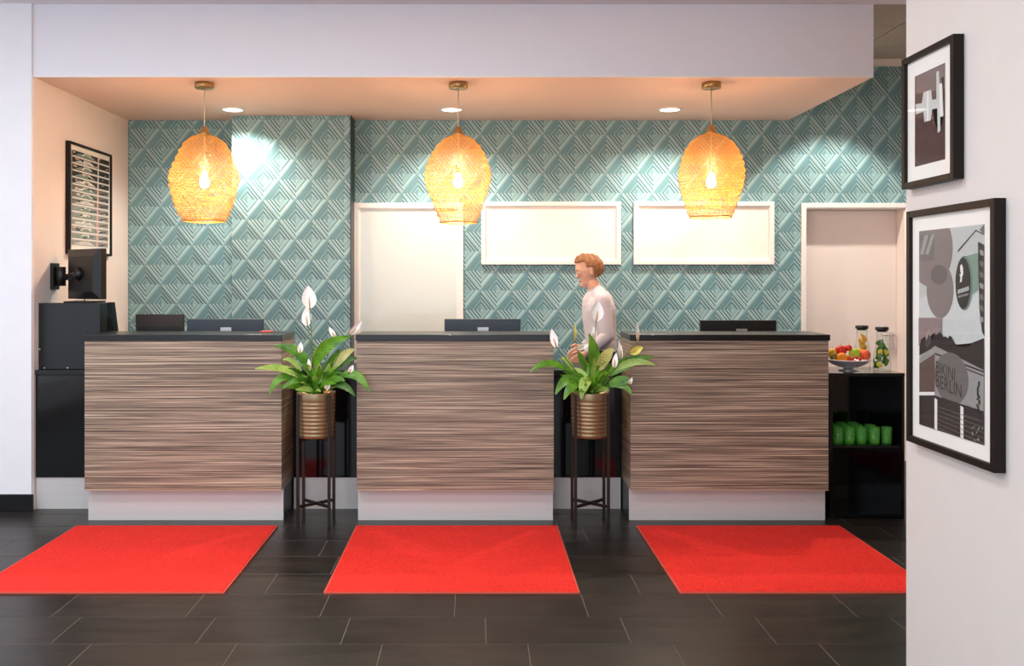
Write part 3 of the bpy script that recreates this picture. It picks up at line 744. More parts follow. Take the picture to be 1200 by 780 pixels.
bm = bmesh.new(); q = [bm.verts.new(ML(a * (mw - .015), .0228, b * (mh - .015))) for a, b in ((-1, -1), (1, -1), (1, 1), (-1, 1))]; bm.faces.new(q)
obj('screen', bm, 'black_gloss', t)
bm = bmesh.new(); tube(bm, [ML(.02, -.03, -mh + .02), ML(.03, -.03, -mh - .01), ML(.03, -.02, -mh - .03)], .005, 6); obj('cable', bm, 'cable_black', t)

tag(boxo('booklet', 'red_card', None, X_(306, 5.95), X_(319, 5.95), 5.90, 6.0, 1.1635, 1.171, .001), 'small red booklet on the left desk top near its right end', 'booklet')

# ------------------------------------------------------------------ open shelf, bowl, carafes, glasses
SY = 5.765; sx0, sx1, sz = X_(972.5, SY), X_(1060, SY), Z_(437, SY)
t = thing('shelf_cabinet', 'open black gloss shelf cabinet right of the right desk', 'cabinet', ((sx0 + sx1) / 2, SY, 0))
h = (sx1 - sx0) / 2; SD = .42; shz = Z_(522, SY)
boxo('side_panel', 'black_gloss', t, -h, -h + .018, 0, SD, 0, sz - .0205, .001); boxo('side_panel', 'black_gloss', t, h - .018, h, 0, SD, 0, sz - .0205, .001)
boxo('top_panel', 'black_gloss', t, -h, h, -.004, SD, sz - .02, sz, .0015)
boxo('shelf', 'black_gloss', t, -h + .0185, h - .0185, .01, SD - .01, shz - .018, shz, .001)
boxo('bottom_panel', 'black_gloss', t, -h + .0185, h - .0185, 0, SD - .01, .012, .03, .001)
boxo('back_panel', 'black_gloss', t, -h + .0185, h - .0185, SD - .009, SD, .012, sz - .0205)

gm = glassmat('green_glass', (.58, .92, .46), gloss=1.4, rough=.05)
_n = gm.node_tree; _d = _n.nodes.new('ShaderNodeBsdfDiffuse'); _d.inputs[0].default_value = (.30, .90, .20, 1)
_m = _n.nodes.new('ShaderNodeMixShader'); _m.inputs[0].default_value = .16
_o = _n.nodes['Material Output']; _n.links.new(_o.inputs[0].links[0].from_socket, _m.inputs[1]); _n.links.new(_d.outputs[0], _m.inputs[2]); _n.links.new(_m.outputs[0], _o.inputs[0])
def gl_bm():
    bm = bmesh.new(); lathe(bm, [(.001, .006), (.024, .006), (.0285, .02), (.030, .108), (.0325, .108), (.031, .018), (.028, .002), (.025, 0), (.001, 0)], 20)
    return bm
gl_me = None; SYM = SY + .045
cols = [981.5, 995.5, 1010, 1024.5, 1039]
rank = ['leftmost', 'second from left', 'middle', 'second from right', 'rightmost']
for r_, y in enumerate((SYM + .02, SYM + .115, SYM + .21)):
    for k, cxp in enumerate(cols):
        if (r_ == 1 and k > 3) or (r_ == 2 and k > 2): continue
        X = X_(cxp, SYM + .02) + .012 * r_
        if gl_me is None:
            o = obj('drinking_glass', gl_bm(), 'green_glass'); gl_me = o
        else: o = inst(gl_me)
        o.location = (X, y + .012 * ((k * 7 + r_ * 3) % 3 - 1) * .5, shz + .0005)
        tag(o, f'green drinking glass on the shelf, {rank[k]} of the five in the front row' if r_ == 0 else f'green drinking glass in the {[0, "second", "rearmost"][r_]} row on the shelf, {["first", "second", "third", "fourth"][k]} from the left', 'glass', ['front row of green glasses', 'second row of green glasses', 'rear row of green glasses'][r_])

def carafe(px, Y, label, fill):
    t = thing('carafe', label, 'carafe', (X_(px, Y), Y, sz + .0008), group='glass carafes of infused water')
    pr = [(.001, .004), (.050, .004), (.054, .010), (.053, .06), (.046, .12), (.036, .17), (.030, .21), (.033, .255), (.0355, .255), (.0325, .21), (.0385, .17), (.0485, .12), (.0555, .06), (.0565, .010), (.052, 0), (.001, 0)]
    obj('bottle', lathe(bmesh.new(), pr, 32), 'clear_glass', t)
    obj('lid', lathe(bmesh.new(), [(.001, .250), (.029, .250), (.030, .258), (.040, .260), (.041, .264), (.041, .278), (.036, .281), (.001, .281)], 28), 'black_plastic', t)
    return t
c_a = carafe(1010, 6.12, 'lidded glass carafe with orange slices behind the fruit bowl', 'o')
c_b = carafe(1033.5, 5.93, 'lidded glass carafe with green mint leaves, right of the fruit bowl', 'g')
pmat('bowl_silver', (226, 226, 230), .3, metal=.25, var=.03)
pmat('orange_flesh', (250, 190, 60), .5, var=.1, nscale=(80, 80, 80)); pmat('lemon', (244, 220, 70), .5, var=.1)
pmat('mint', (72, 120, 30), .5, var=.35, nscale=(70, 70, 70)); pmat('lime_flesh', (196, 210, 90), .5, var=.15, nscale=(60, 60, 60))
rnd = random.Random(5)
for k in range(7):
    bm = bmesh.new(); lathe(bm, [(.001, -.003), (.022, -.003), (.024, 0), (.022, .003), (.001, .003)], 18)
    m = Matrix.Translation((rnd.uniform(-.012, .012), rnd.uniform(-.012, .012), .10 + .018 * k)) @ Matrix.Rotation(rnd.uniform(.8, 1.7), 4, 'X') @ Matrix.Rotation(rnd.uniform(-.6, .6), 4, 'Y')
    bmesh.ops.transform(bm, matrix=m, verts=bm.verts); obj('orange_slice', bm, 'orange_flesh', c_a)
for k in range(40):
    z = rnd.uniform(.03, .19); rr = (.044 if z < .1 else .030) * rnd.random() ** .5; a = rnd.uniform(1.6, 6.2)
    bm = bmesh.new(); ball(bm, (0, 0, 0), .016, 1.3, .25, .8, 8)
    m = Matrix.Translation((rr * math.cos(a) - .006, rr * math.sin(a), z)) @ Matrix.Rotation(rnd.uniform(0, 6), 4, 'Z') @ Matrix.Rotation(rnd.uniform(-1, 1), 4, 'Y')
    bmesh.ops.transform(bm, matrix=m, verts=bm.verts); obj('mint_leaf', bm, 'mint', c_b)
for (x, z) in ((-.03, .04), (.022, .12), (-.02, .12)):
    bm = bmesh.new(); lathe(bm, [(.001, -.003), (.018, -.003), (.020, 0), (.018, .003), (.001, .003)], 18)
    bmesh.ops.transform(bm, matrix=Matrix.Translation((x * .8, -.022, z)) @ Matrix.Rotation(1.4, 4, 'X'), verts=bm.verts); obj('lemon_slice', bm, 'lemon', c_b)

BX, BY = X_(994, 5.93), 5.93
t = thing('fruit_bowl', 'silver fluted fruit bowl on a foot, heaped with fruit on the black shelf cabinet', 'bowl', (BX, BY, sz + .0008))
bm = bmesh.new(); n = 48; rows = []
pr = [(.030, .018), (.06, .024), (.10, .042), (.130, .066), (.136, .069), (.134, .073), (.126, .070), (.097, .047), (.058, .029), (.02, .024)]
for r, z in pr:
    rows.append([bm.verts.new(((r * (1 + .025 * math.cos(24 * 2 * math.pi * k / n * 1.0))) * math.cos(2 * math.pi * k / n), (r * (1 + .025 * math.cos(24 * 2 * math.pi * k / n))) * math.sin(2 * math.pi * k / n), z)) for k in range(n)])
for a, b in zip(rows, rows[1:]):
    for k in range(n): bm.faces.new((a[k], a[(k + 1) % n], b[(k + 1) % n], b[k])).smooth = True
bm.faces.new(rows[-1]); bm.faces.new(rows[0][::-1])
obj('dish', bm, 'bowl_silver', t)
obj('foot', lathe(bmesh.new(), [(.001, 0), (.062, 0), (.062, .004), (.03, .010), (.026, .0182), (.001, .0182)], 32), 'steel', t)
pmat('fr_orange', (246, 150, 30), .45, var=.08, bump=.3, bscale=500); pmat('fr_apple_red', (214, 48, 32), .3, var=.25, nscale=(30, 30, 12))
pmat('fr_peach', (236, 96, 54), .5, var=.3, nscale=(26, 26, 14)); pmat('fr_apple_green', (170, 200, 50), .3, var=.12, nscale=(25, 25, 25))
pmat('fr_yellow', (246, 198, 50), .4, var=.1); pmat('fr_strawberry', (206, 26, 26), .4, var=.2, nscale=(200, 200, 200)); pmat('fr_stem', (84, 60, 36), .8, var=.1)
pmat('fr_olive', (140, 128, 44), .4, var=.2)
def fruit(name, px, py, wpx, dy, m, label, kind='fruit', sz_=1.0):
    Y = BY + dy; s = F / Y; r = wpx / 2 / s
    root = thing(name, label, kind, (X_(px, Y), Y, Z_(py, Y) - r * sz_), group='fruit heaped in the silver bowl')
    prof = []; N_ = 14
    for k in range(N_ + 1):
        th = math.pi * k / N_; rr = r * math.sin(th); z = -math.cos(th) * r * sz_
        if 'apple' in m or 'peach' in m:
            z -= .16 * r * math.exp(-(rr / (.3 * r)) ** 2) * (1 if k > N_ / 2 else -1)
        prof.append((max(rr, .0004), z + r * sz_))
    obj('flesh', lathe(bmesh.new(), prof, 22), m, root)
    zt = prof[-1][1]
    obj('stem', tube(bmesh.new(), [(0, 0, zt - .002), (.001, 0, zt + .005), (.003, 0, zt + .010)], [.0016, .0014, .0018], 6), 'fr_stem', root)
fruit('apple', 985.5, 410.5, 13, .012, 'fr_apple_red', 'large red apple at the top of the fruit bowl')
fruit('orange', 986.5, 419, 12, -.052, 'fr_orange', 'orange at the front of the fruit bowl')
fruit('apple', 1001.5, 414, 13, -.01, 'fr_apple_green', 'green apple at the top of the fruit bowl')
fruit('peach', 1013.5, 415.5, 13, -.01, 'fr_peach', 'red-orange peach at the right of the fruit bowl')
fruit('lemon', 975, 414, 10, .0, 'fr_yellow', 'yellow lemon at the left of the fruit bowl', sz_=1.2)
fruit('pear', 977, 418.5, 9.5, -.02, 'fr_olive', 'olive-brown pear low at the left of the fruit bowl', sz_=1.15)
fruit('peach', 994, 421, 11, .03, 'fr_peach', 'peach buried in the middle of the fruit bowl')
fruit('plum', 994.5, 407.5, 8, .0, 'fr_apple_red', 'small dark red plum on top of the heap between two apples')
for k, (px_, py_) in enumerate(((999.5, 420), (1004, 419), (1008, 421), (1001, 424), (1006, 425.5))):
    Y = BY - .085 + .004 * (k % 3); s = F / Y
    root = thing('strawberry', ['small red strawberry, leftmost of the upper three at the bowl front', 'small red strawberry, middle of the upper three at the bowl front', 'small red strawberry, rightmost of the upper three at the bowl front', 'small red strawberry, left of the lower pair at the bowl front', 'small red strawberry, right of the lower pair at the bowl front'][k], 'fruit', (X_(px_, Y), Y, Z_(py_, Y) - .012), group='strawberries in the silver bowl')
    obj('flesh', lathe(bmesh.new(), [(.0005, 0), (.006, .004), (.0115, .013), (.012, .019), (.007, .0235), (.0005, .024)], 14), 'fr_strawberry', root)
    obj('calyx', lathe(bmesh.new(), [(.0005, .0245), (.007, .0243), (.009, .022)], 7), 'mint', root)

# ------------------------------------------------------------------ framed pictures
def flatm(name, rgb): return pmat(name, rgb, .7, var=.05, nscale=(60, 60, 60))
for nm, c in {'ink_dark': (40, 36, 36), 'ink_black': (22, 21, 22), 'ink_mid': (104, 100, 98), 'ink_grey': (146, 146, 144), 'ink_pale': (196, 202, 200), 'ink_white': (230, 230, 226),
              'ink_sky': (182, 188, 186), 'ink_mauve': (142, 124, 122), 'ink_disc': (122, 112, 110), 'ink_disc_deep': (96, 88, 88), 'ink_brown': (92, 72, 68), 'ink_maroon': (74, 46, 44), 'ink_haze': (122, 108, 104),
              'ink_teal': (96, 118, 112), 'ink_pink': (224, 178, 170), 'ink_green': (120, 146, 130)}.items(): flatm(nm, c)
class Pic:
    """picture on a side wall; local x runs to the viewer's right, local y into the wall, local z up"""
    def __init__(s, name, label, side, wall_x, px0, px1, py_t, py_b, depth, fw, margins):
        s.side, s.xf = side, wall_x - side * depth
        s.Ya = s.xf * F / (px0 - VX); Yb = s.xf * F / (px1 - VX)
        s.w = abs(s.Ya - Yb); s.zt = Z_(py_t, s.Ya); s.zb = Z_(py_b, s.Ya); s.h = s.zt - s.zb; s.depth = depth
        s.t = thing(name, label, 'picture', (wall_x - side * .0006, s.Ya, s.zb), R(-90) if side > 0 else R(90))
        d = -depth
        bm = bmesh.new()
        for (a, b, c, e) in ((0, fw, 0, s.h), (s.w - fw, s.w, 0, s.h), (fw, s.w - fw, 0, fw), (fw, s.w - fw, s.h - fw, s.h)): bx(bm, a, b, d, 0, c, e, .0015)
        obj('frame', bm, 'frame_brown', s.t)
        l, r, tp, bt = margins; s.a = (l, s.w - r, bt, s.h - tp)
        boxo('mat_board', 'mat_board', s.t, fw, s.w - fw, d + .014, d + .018, fw, s.h - fw)
        boxo('glass', 'picture_glass', s.t, fw, s.w - fw, d + .006, d + .007, fw, s.h - fw)
        s.bm = bmesh.new(); s.mats = []; s.lay = 0
    def uv(s, px, py):
        Y = s.xf * F / (px - VX); return (abs(s.Ya - Y), Z_(py, Y) - s.zb)
    def mi(s, m):
        if m not in s.mats: s.mats.append(m)
        return s.mats.index(m)
    def poly(s, pts, m):
        """pts in local (u, v), clipped to the art window"""
        s.lay += 1; y = -s.depth + .0138 - .00006 * s.lay
        b = bmesh.new(); f = b.faces.new([b.verts.new((u, y, v)) for u, v in pts])
        if len(pts) > 4: bmesh.ops.triangulate(b, faces=b.faces[:])
        for ax, val, keep in ((0, s.a[0], 1), (0, s.a[1], -1), (2, s.a[2], 1), (2, s.a[3], -1)):
            co = [0, y, 0]; co[ax] = val; no = [0, 0, 0]; no[ax] = 1
            bmesh.ops.bisect_plane(b, geom=b.verts[:] + b.edges[:] + b.faces[:], plane_co=co, plane_no=no, clear_outer=keep < 0, clear_inner=keep > 0)
        k = s.mi(m); vm = {}
        for f in b.faces:
            nf = s.bm.faces.new([vm.setdefault(v.index, None) or vm.__setitem__(v.index, s.bm.verts.new(v.co)) or vm[v.index] for v in f.verts]) if False else s.bm.faces.new([s.bm.verts.new(v.co) for v in f.verts])
            nf.material_index = k
            nf.normal_update()
            if nf.normal.y > 0: nf.normal_flip()
        b.free()
    def pp(s, pts, m): s.poly([s.uv(*p) for p in pts], m)
    def ell(s, cu, cv, ru, rv, m, n=40, a0=0, a1=2 * math.pi): s.poly([(cu + ru * math.cos(a0 + (a1 - a0) * k / n), cv + rv * math.sin(a0 + (a1 - a0) * k / n)) for k in range(n)], m)
    def fill(s, m): s.poly([(s.a[0], s.a[2]), (s.a[1], s.a[2]), (s.a[1], s.a[3]), (s.a[0], s.a[3])], m)
    def text(s, txt, u, v, size, m, slant=0, width=1):
        s.lay += 1; y = -s.depth + .0138 - .00006 * s.lay
        cu = bpy.data.curves.new('lettering', 'FONT'); cu.body = txt; cu.size = size; cu.resolution_u = 2
        to = bpy.data.objects.new('lettering', cu); C.objects.link(to)
        dg = bpy.context.evaluated_depsgraph_get(); me = to.evaluated_get(dg).to_mesh(); k = s.mi(m)
        for p in me.polygons:
            nf = s.bm.faces.new([s.bm.verts.new((u + me.vertices[i].co.x * width, y, v + me.vertices[i].co.y + slant * me.vertices[i].co.x)) for i in p.vertices])
            nf.material_index = k; nf.normal_update()
            if nf.normal.y > 0: nf.normal_flip()
        to.evaluated_get(dg).to_mesh_clear(); bpy.data.objects.remove(to); bpy.data.curves.remove(cu)
    def done(s): obj('print', s.bm, s.mats, s.t, recalc=False)

# large picture on the near right wall
p = Pic('framed_picture', 'large dark framed photograph of a building on the right wall, below the smaller one', 1, NEAR_X, 1062, 1165, 248, 516, .038, .024, (.073, .077, .077, .074))
p.fill('ink_sky')
p.pp([(1073, 400), (1150, 420), (1150, 300), (1120, 330), (1073, 350)], 'ink_pale')
u, v = p.uv(1086, 292); p.ell(u, v, .155, .135, 'ink_disc')
p.pp([(1073, 276), (1091, 274), (1090, 305), (1073, 306)], 'ink_mid')
p.pp([(1079, 276), (1084, 275), (1078, 298), (1074, 298)], 'ink_grey'); p.pp([(1087, 275), (1091, 274), (1084, 298), (1080, 298)], 'ink_grey')
u2, v2 = p.uv(1097, 340); p.ell(u2, v2, .094, .098, 'ink_disc')
# overlap of the two discs
p.ell(u2 - .006, v2 + .055, .058, .034, 'ink_disc_deep')
p.pp([(1118, 293), (1139, 269), (1139.4, 270.5), (1118, 296)], 'ink_dark'); p.pp([(1139, 269), (1148.5, 274), (1148.5, 275.5), (1139, 270.5)], 'ink_dark')
p.pp([(1143.5, 269), (1149, 262), (1149, 276)], 'ink_mid')
p.pp([(1141.5, 283), (1149, 287), (1149, 394), (1146, 388), (1143, 360)], 'ink_dark')
for k in range(7): p.pp([(1143.5, 292 + 13 * k), (1148, 294 + 13 * k), (1148, 300 + 13 * k), (1144, 298 + 13 * k)], 'ink_mid' if k % 3 else 'ink_grey')
p.pp([(1128, 300), (1142, 296), (1142, 340), (1130, 348)], 'ink_green')
u3, v3 = p.uv(1125, 331.5); p.ell(u3 + .004, v3, .052, .091, 'ink_teal'); p.ell(u3 - .004, v3 - .001, .048, .086, 'ink_black')
# pale head, neck and hair parting in the emblem, two lines of tiny lettering below it
p.poly([(u3 - .024, v3 + .002), (u3 - .012, v3 + .004), (u3 - .008, v3 + .024), (u3 - .002, v3 + .030), (u3 - .004, v3 + .052), (u3 - .012, v3 + .064), (u3 - .022, v3 + .058), (u3 - .020, v3 + .040), (u3 - .026, v3 + .030), (u3 - .018, v3 + .020)], 'ink_white')
p.poly([(u3 - .026, v3 + .030), (u3 - .020, v3 + .040), (u3 - .016, v3 + .030)], 'ink_black')
for k in range(8): p.poly([(u3 - .036 + .009 * k, v3 - .036 + .0016 * k), (u3 - .030 + .009 * k, v3 - .0355 + .0016 * k), (u3 - .030 + .009 * k, v3 - .022 + .0016 * k), (u3 - .036 + .009 * k, v3 - .0225 + .0016 * k)], 'ink_pale')
for k in range(9): p.poly([(u3 - .034 + .0075 * k, v3 - .050 + .0012 * k), (u3 - .029 + .0075 * k, v3 - .050 + .0012 * k), (u3 - .029 + .0075 * k, v3 - .043 + .0012 * k), (u3 - .034 + .0075 * k, v3 - .043 + .0012 * k)], 'ink_grey')
p.pp([(1073, 372), (1100, 372), (1100, 400), (1073, 405)], 'ink_mauve')
rnd = random.Random(9)
pts = [(1074, 406)]
for k in range(26): pts.append((1076 + 2.2 * k, 392 + 10 * abs(k - 9) / 14 + rnd.uniform(-4.5, 3) + (5 if k > 16 else 0)))
p.pp(pts + [(1134, 402), (1149, 396), (1149, 434), (1092, 406), (1074, 416)], 'ink_dark')
p.pp([(1074, 419), (1092, 405), (1150, 434), (1150, 446), (1092, 415), (1074, 426)], 'ink_grey')
p.pp([(1074, 426), (1092, 414), (1092, 464), (1074, 461)], 'ink_brown')
p.pp([(1092, 414), (1150, 445), (1150, 482), (1092, 462)], 'ink_grey')
p.pp([(1092, 413), (1150, 435), (1150, 437), (1092, 415)], 'ink_black'); p.pp([(1098, 419), (1150, 440), (1150, 441.5), (1098, 420.5)], 'ink_dark')
u4, v4 = p.uv(1111, 443); p.ell(u4, v4, .112, .088, 'ink_mid')
ub, vb_ = p.uv(1092.7, 436); p.text('BIKINI', ub, vb_, .062, 'ink_dark', -.10, .80)
ub, vb_ = p.uv(1092.5, 452); p.text('BERLIN', ub, vb_, .066, 'ink_dark', -.10, .86)
p.pp([(1074, 460), (1092, 463), (1150, 482), (1150, 522), (1074, 498)], 'ink_dark')
p.pp([(1074, 459), (1092, 459), (1092, 463), (1074, 463)], 'ink_white')
for a, b in ((1091.8, 1095), (1122, 1125.5)): p.pp([(a, 466 + (a - 1092) * .3), (b, 467 + (b - 1092) * .3), (b, 503 + (b - 1092) * .33), (a, 502 + (a - 1092) * .33)], 'ink_white')
for k in range(6): p.pp([(1096, 476 + 5 * k), (1149, 494 + 6.2 * k), (1149, 494.8 + 6.2 * k), (1096, 476.7 + 5 * k)], 'ink_mid')
for k in range(14):
    a, b = 1143 + rnd.uniform(-1.4, 1.4), 448 + 2.4 * k; p.pp([(a - 1.2, b), (a + .6, b - 2), (a + 1.3, b + 1), (a, b + 2)], 'ink_black')
for k in range(16):
    a, b = rnd.uniform(1136, 1149), rnd.uniform(500, 516); p.pp([(a - .8, b), (a, b - 1.6), (a + .8, b), (a, b + 1.4)], 'ink_grey')
p.done()
# small picture above it
p = Pic('framed_picture', 'small dark framed abstract print on the right wall, above the large one', 1, NEAR_X, 1056.5, 1117, 70.5, 222, .038, .022, (.078, .078, .080, .076))
p.fill('ink_maroon')
p.pp([(1069, 90), (1104, 74), (1104, 140), (1069, 138)], 'ink_brown')
p.pp([(1069, 90), (1104, 74), (1104, 104), (1069, 110)], 'ink_haze')
p.pp([(1069, 122), (1076, 121), (1078, 108), (1087, 105), (1088, 117), (1093, 116), (1093, 84), (1096, 83), (1096.5, 98), (1100, 97), (1101.5, 136), (1097.5, 137), (1097.8, 153), (1094.5, 156), (1094, 127), (1088, 128), (1086.5, 141), (1079, 143), (1078, 131), (1069, 134)], 'ink_pale')
p.pp([(1082, 107), (1084, 106.5), (1084, 141), (1082, 141.5)], 'ink_white'); p.pp([(1096.5, 99), (1099.5, 97.5), (1100.5, 136), (1097, 137)], 'ink_white')
p.pp([(1098.5, 92), (1101.5, 89), (1101.2, 100), (1102.5, 138), (1101.5, 140), (1100, 100)], 'ink_dark')
p.done()
# picture on the far left wall
p = Pic('framed_picture', 'black framed print of stacked horizontal bands on the left wall', -1, LEFT_X, 82, 131.5, 164.5, 297, .034, .018, (.05, .05, .055, .055))
p.fill('ink_pale')
rnd = random.Random(4)
a0, a1, b0, b1 = p.a; n = 14
for k in range(n):
    v0 = b0 + (b1 - b0) * k / n; hh = (b1 - b0) / n; lw = a1 - a0
    p.poly([(a0, v0 + hh * .22), (a1, v0 + hh * .22), (a1, v0 + hh * .95), (a0, v0 + hh * .95)], 'ink_dark' if k > 8 else ('ink_mid' if k > 5 else 'ink_grey'))
    p.poly([(a0 + lw * .05, v0 + hh * .3), (a0 + lw * .62, v0 + hh * .3), (a0 + lw * .5, v0 + hh * .72), (a0 + lw * .2, v0 + hh * .72)], 'ink_green' if k % 3 else 'ink_pale')
    p.poly([(a0 + lw * .22, v0 + hh * .42), (a0 + lw * .30, v0 + hh * .86), (a0 + lw * .44, v0 + hh * .86), (a0 + lw * .54, v0 + hh * .42), (a0 + lw * .5, v0 + hh * .42), (a0 + lw * .42, v0 + hh * .74), (a0 + lw * .32, v0 + hh * .74), (a0 + lw * .26, v0 + hh * .42)], 'ink_white')
    for q in range(7):
        uu = a0 + lw * rnd.random(); ww = lw * rnd.uniform(.02, .10); vv = v0 + hh * rnd.uniform(.25, .7)
        p.poly([(uu, vv), (uu + ww, vv), (uu + ww, vv + hh * .2), (uu, vv + hh * .2)], rnd.choice(['ink_black', 'ink_white', 'ink_pink', 'ink_dark', 'ink_green', 'ink_black']))
    p.poly([(a0 + lw * .66, v0 + hh * .25), (a0 + lw * .70, v0 + hh * .25), (a0 + lw * .70, v0 + hh), (a0 + lw * .66, v0 + hh)], 'ink_pink' if k < 9 else 'ink_pale')
    p.poly([(a0 + lw * .74, v0 + hh * .3), (a0 + lw * .95, v0 + hh * .6), (a0 + lw * .95, v0 + hh * .75), (a0 + lw * .74, v0 + hh * .5)], 'ink_black')
    p.poly([(a0, v0 + hh * .02), (a1, v0 + hh * .02), (a1, v0 + hh * .2), (a0, v0 + hh * .2)], 'ink_white')
p.done()

# ------------------------------------------------------------------ person walking behind the desks
def person(X, Y):
    t = thing('person', 'person in a pale grey shirt with short brown hair, walking behind the desks', 'person', (X, Y, 0))
    CAPS = []
    def cap(a, b, ra, rb, zone): CAPS.append((Vector(a), Vector(b), ra, rb, zone))
    # facing -x; near side is -y
    cap((.01, 0, .90), (.012, 0, .96), .112, .114, 'trousers'); cap((.012, 0, .97), (.015, 0, 1.06), .114, .112, 'shirt')
    cap((.015, 0, 1.05), (.0, 0, 1.22), .112, .118, 'shirt'); cap((.0, 0, 1.20), (-.01, 0, 1.32), .118, .112, 'shirt')
    for s in (-1, 1):
        cap((.01, s * .065, 1.0), (.0, s * .085, 1.28), .098, .105, 'shirt')
        cap((.005, s * .10, 1.345), (-.01, s * .04, 1.39), .062, .058, 'shirt')
        cap((.01, s * .085, .90), (.01, s * .08, .94), .095, .098, 'trousers'); cap((.01, s * .075, .96), (.01, s * .07, 1.02), .098, .1, 'shirt')
    # legs in mid-stride
    for s, kx, ax, kz, tx in ((-1, -.10, -.10, .50, -.26), (1, .06, .24, .50, .13)):
        cap((.01, s * .088, .90), (kx, s * .085, kz), .088, .058, 'trousers')
        cap((kx, s * .085, kz), (ax, s * .085, .10), .056, .040, 'trousers')
        cap((ax + .02, s * .085, .045), (tx, s * .085, .035), .042, .032, 'shoe')
    cap((-.015, 0, 1.38), (-.05, 0, 1.47), .055, .052, 'skin')
    # arms
    sh, el, wr = Vector((.005, -.165, 1.345)), Vector((.035, -.20, 1.09)), Vector((-.13, -.215, .955))
    cap(sh, el, .052, .042, 'shirt'); cap(el, el.lerp(wr, .85), .041, .030, 'shirt'); cap(el.lerp(wr, .8), wr, .026, .024, 'skin')
    sh2, el2, wr2 = Vector((.0, .165, 1.345)), Vector((.06, .20, 1.09)), Vector((-.10, .19, .98))
    cap(sh2, el2, .052, .042, 'shirt'); cap(el2, el2.lerp(wr2, .85), .041, .030, 'shirt'); cap(el2.lerp(wr2, .8), wr2, .026, .024, 'skin')
    for wv, sgn in ((wr, -1), (wr2, 1)):
        d = Vector((-.80, 0, -.55)).normalized(); sd = Vector((-.5, 0, .8)).normalized(); nn = Vector((0, sgn, 0))
        pe = wv + d * .075
        for k in range(4):
            off = sd * (.026 - .0175 * k)
            cap(wv + off * .5, pe + off, .014, .0115, 'skin')
            ln = (.068, .075, .070, .055)[k]
            j1 = pe + off + d * ln * .5; j2 = j1 + (d * .8 - nn * .25 - sd * .35).normalized() * ln * .5
            cap(pe + off, j1, .0098, .009, 'skin'); cap(j1, j2, .009, .0078, 'skin')
        th = wv + d * .02 + sd * .018; t1 = th + (d * .6 + sd * .75).normalized() * .04
        cap(th, t1, .013, .0105, 'skin'); cap(t1, t1 + (d * .95 + sd * .2).normalized() * .032, .0105, .0085, 'skin')
    # head, tipped a little forward
    hc = Vector((-.075, 0, 1.565)); Mh = Matrix.Rotation(R(-14), 3, 'Y')
    def hp(x, y, z): return hc + Mh @ Vector((x, y, z))
    cap(hp(.012, 0, .030), hp(.004, 0, .028), .090, .088, 'head'); cap(hp(-.025, 0, -.02), hp(-.040, 0, -.062), .068, .044, 'head')
    cap(hp(-.02, 0, .06), hp(-.03, 0, .02), .070, .070, 'head')
    cap(hp(-.086, 0, .012), hp(-.100, 0, -.018), .009, .0125, 'head'); cap(hp(-.075, 0, -.088), hp(-.070, 0, -.086), .020, .022, 'head')
    for s in (-1, 1):
        cap(hp(-.088, s * .012, .030), hp(-.074, s * .045, .030), .012, .011, 'head')
        cap(hp(.012, s * .080, .020), hp(.006, s * .080, -.022), .014, .010, 'head')
    bm = bmesh.new()
    for a, b, ra, rb, z in CAPS:
        d = (b - a); L = d.length; rot = d.to_track_quat('Z', 'Y').to_matrix().to_4x4() if L > 1e-6 else Matrix.Identity(4)
        ring = 14; rows = []
        seq = [(-ra * math.cos(k * math.pi / 8), ra * math.sin(k * math.pi / 8)) for k in range(0, 5)] + [(L + rb * math.sin(k * math.pi / 8), rb * math.cos(k * math.pi / 8)) for k in range(0, 5)]
        for zz, rr in seq: rows.append([bm.verts.new(Matrix.Translation(a) @ rot @ Vector((max(rr, .0003) * math.cos(2 * math.pi * k / ring), max(rr, .0003) * math.sin(2 * math.pi * k / ring), zz))) for k in range(ring)])
        for p_, q_ in zip(rows, rows[1:]):
            for k in range(ring): bm.faces.new((p_[k], p_[(k + 1) % ring], q_[(k + 1) % ring], q_[k]))
        bm.faces.new(rows[0][::-1]); bm.faces.new(rows[-1])
    me = bpy.data.meshes.new('raw'); bmesh.ops.recalc_face_normals(bm, faces=bm.faces); bm.to_mesh(me); bm.free()
    o = bpy.data.objects.new('body', me); C.objects.link(o)
    r = o.modifiers.new('r', 'REMESH'); r.mode = 'VOXEL'; r.voxel_size = .0055
    s_ = o.modifiers.new('s', 'SMOOTH'); s_.iterations = 5; s_.factor = .5
    dg = bpy.context.evaluated_depsgraph_get(); body = bpy.data.meshes.new_from_object(o.evaluated_get(dg)); o.modifiers.clear(); o.data = body; bpy.data.meshes.remove(me)
    def zone(p):
        best, bz = 9, 'skin'
        for a, b, ra, rb, z in CAPS:
            ab = b - a; u = max(0, min(1, (p - a).dot(ab) / max(ab.length_squared, 1e-9))); dd = (p - a - ab * u).length - (ra + (rb - ra) * u)
            if dd < best: best, bz = dd, z
        return bz
    vz = [zone(v.co) for v in body.vertices]
    for pl in body.polygons: pl.use_smooth = True
    body.materials.clear(); body.materials.append(MATS['skin']); o.parent = t
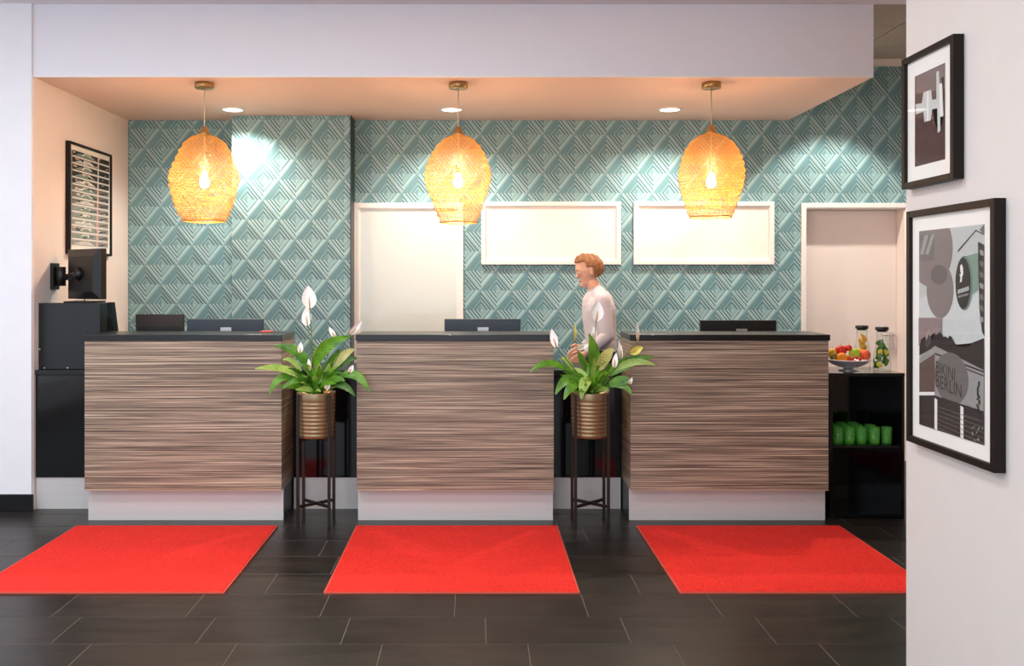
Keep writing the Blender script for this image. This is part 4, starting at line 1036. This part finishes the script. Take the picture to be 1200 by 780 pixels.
    for nm, zn, mt, inf in (('shirt', ('shirt',), 'shirt', .009), ('trousers', ('trousers',), 'trousers', .010), ('shoes', ('shoe',), 'shoe', .006)):
        b2 = bmesh.new(); b2.from_mesh(body); b2.verts.ensure_lookup_table()
        dead = [f for f in b2.faces if not any(vz[v.index] in zn for v in f.verts)]
        bmesh.ops.delete(b2, geom=dead, context='FACES')
        for v in b2.verts: v.co += v.normal * inf
        bmesh.ops.solidify(b2, geom=b2.faces[:], thickness=.003)
        for f in b2.faces: f.smooth = True
        obj(nm, b2, mt, t, recalc=False)
    # hair: shell over the upper and rear scalp
    b2 = bmesh.new(); b2.from_mesh(body); inv = Mh.transposed()
    def scalp(co):
        q = inv @ (co - hc); return co.z > 1.46 and (q.z > .085 or (q.x > -.02 and q.z > .035) or (q.x > .025 and q.z > -.045)) and q.length < .2
    dead = [f for f in b2.faces if not scalp(f.calc_center_median())]
    bmesh.ops.delete(b2, geom=dead, context='FACES')
    rr = random.Random(2)
    for v in b2.verts: v.co += v.normal * (.014 + .004 * math.sin(v.co.x * 190 + v.co.y * 60) + .002 * rr.random())
    bmesh.ops.solidify(b2, geom=b2.faces[:], thickness=.008)
    for f in b2.faces: f.smooth = True
    obj('hair', b2, 'hair', t, recalc=False)
    for s in (-1, 1):
        bm = bmesh.new(); ball(bm, hp(-.079, s * .031, .012), .0125, n=12); e = obj('eye', bm, 'eye_white', t)
        bm = bmesh.new(); ball(bm, hp(-.0868, s * .033, .011), .0062, n=10); obj('iris', bm, 'iris', e)
        bm = bmesh.new(); tube(bm, [hp(-.096, s * .014, .031), hp(-.094, s * .032, .036), hp(-.080, s * .048, .032)], [.003, .0035, .002], 6); obj('eyebrow', bm, 'hair', t)
    bm = bmesh.new(); tube(bm, [hp(-.078, -.022, -.056), hp(-.093, 0, -.054), hp(-.078, .022, -.056)], [.003, .0055, .003], 8); obj('mouth', bm, 'lips', t)
    bm = bmesh.new(); lathe(bm, [(.058, 1.385), (.066, 1.388), (.063, 1.43), (.058, 1.43)], 24, cx=-.025, closed=True); obj('collar', bm, 'shirt', t)
person(X_(702, 6.97), 6.97)
print('TILES', n_tiles, 'DIAMONDS', n_dia)
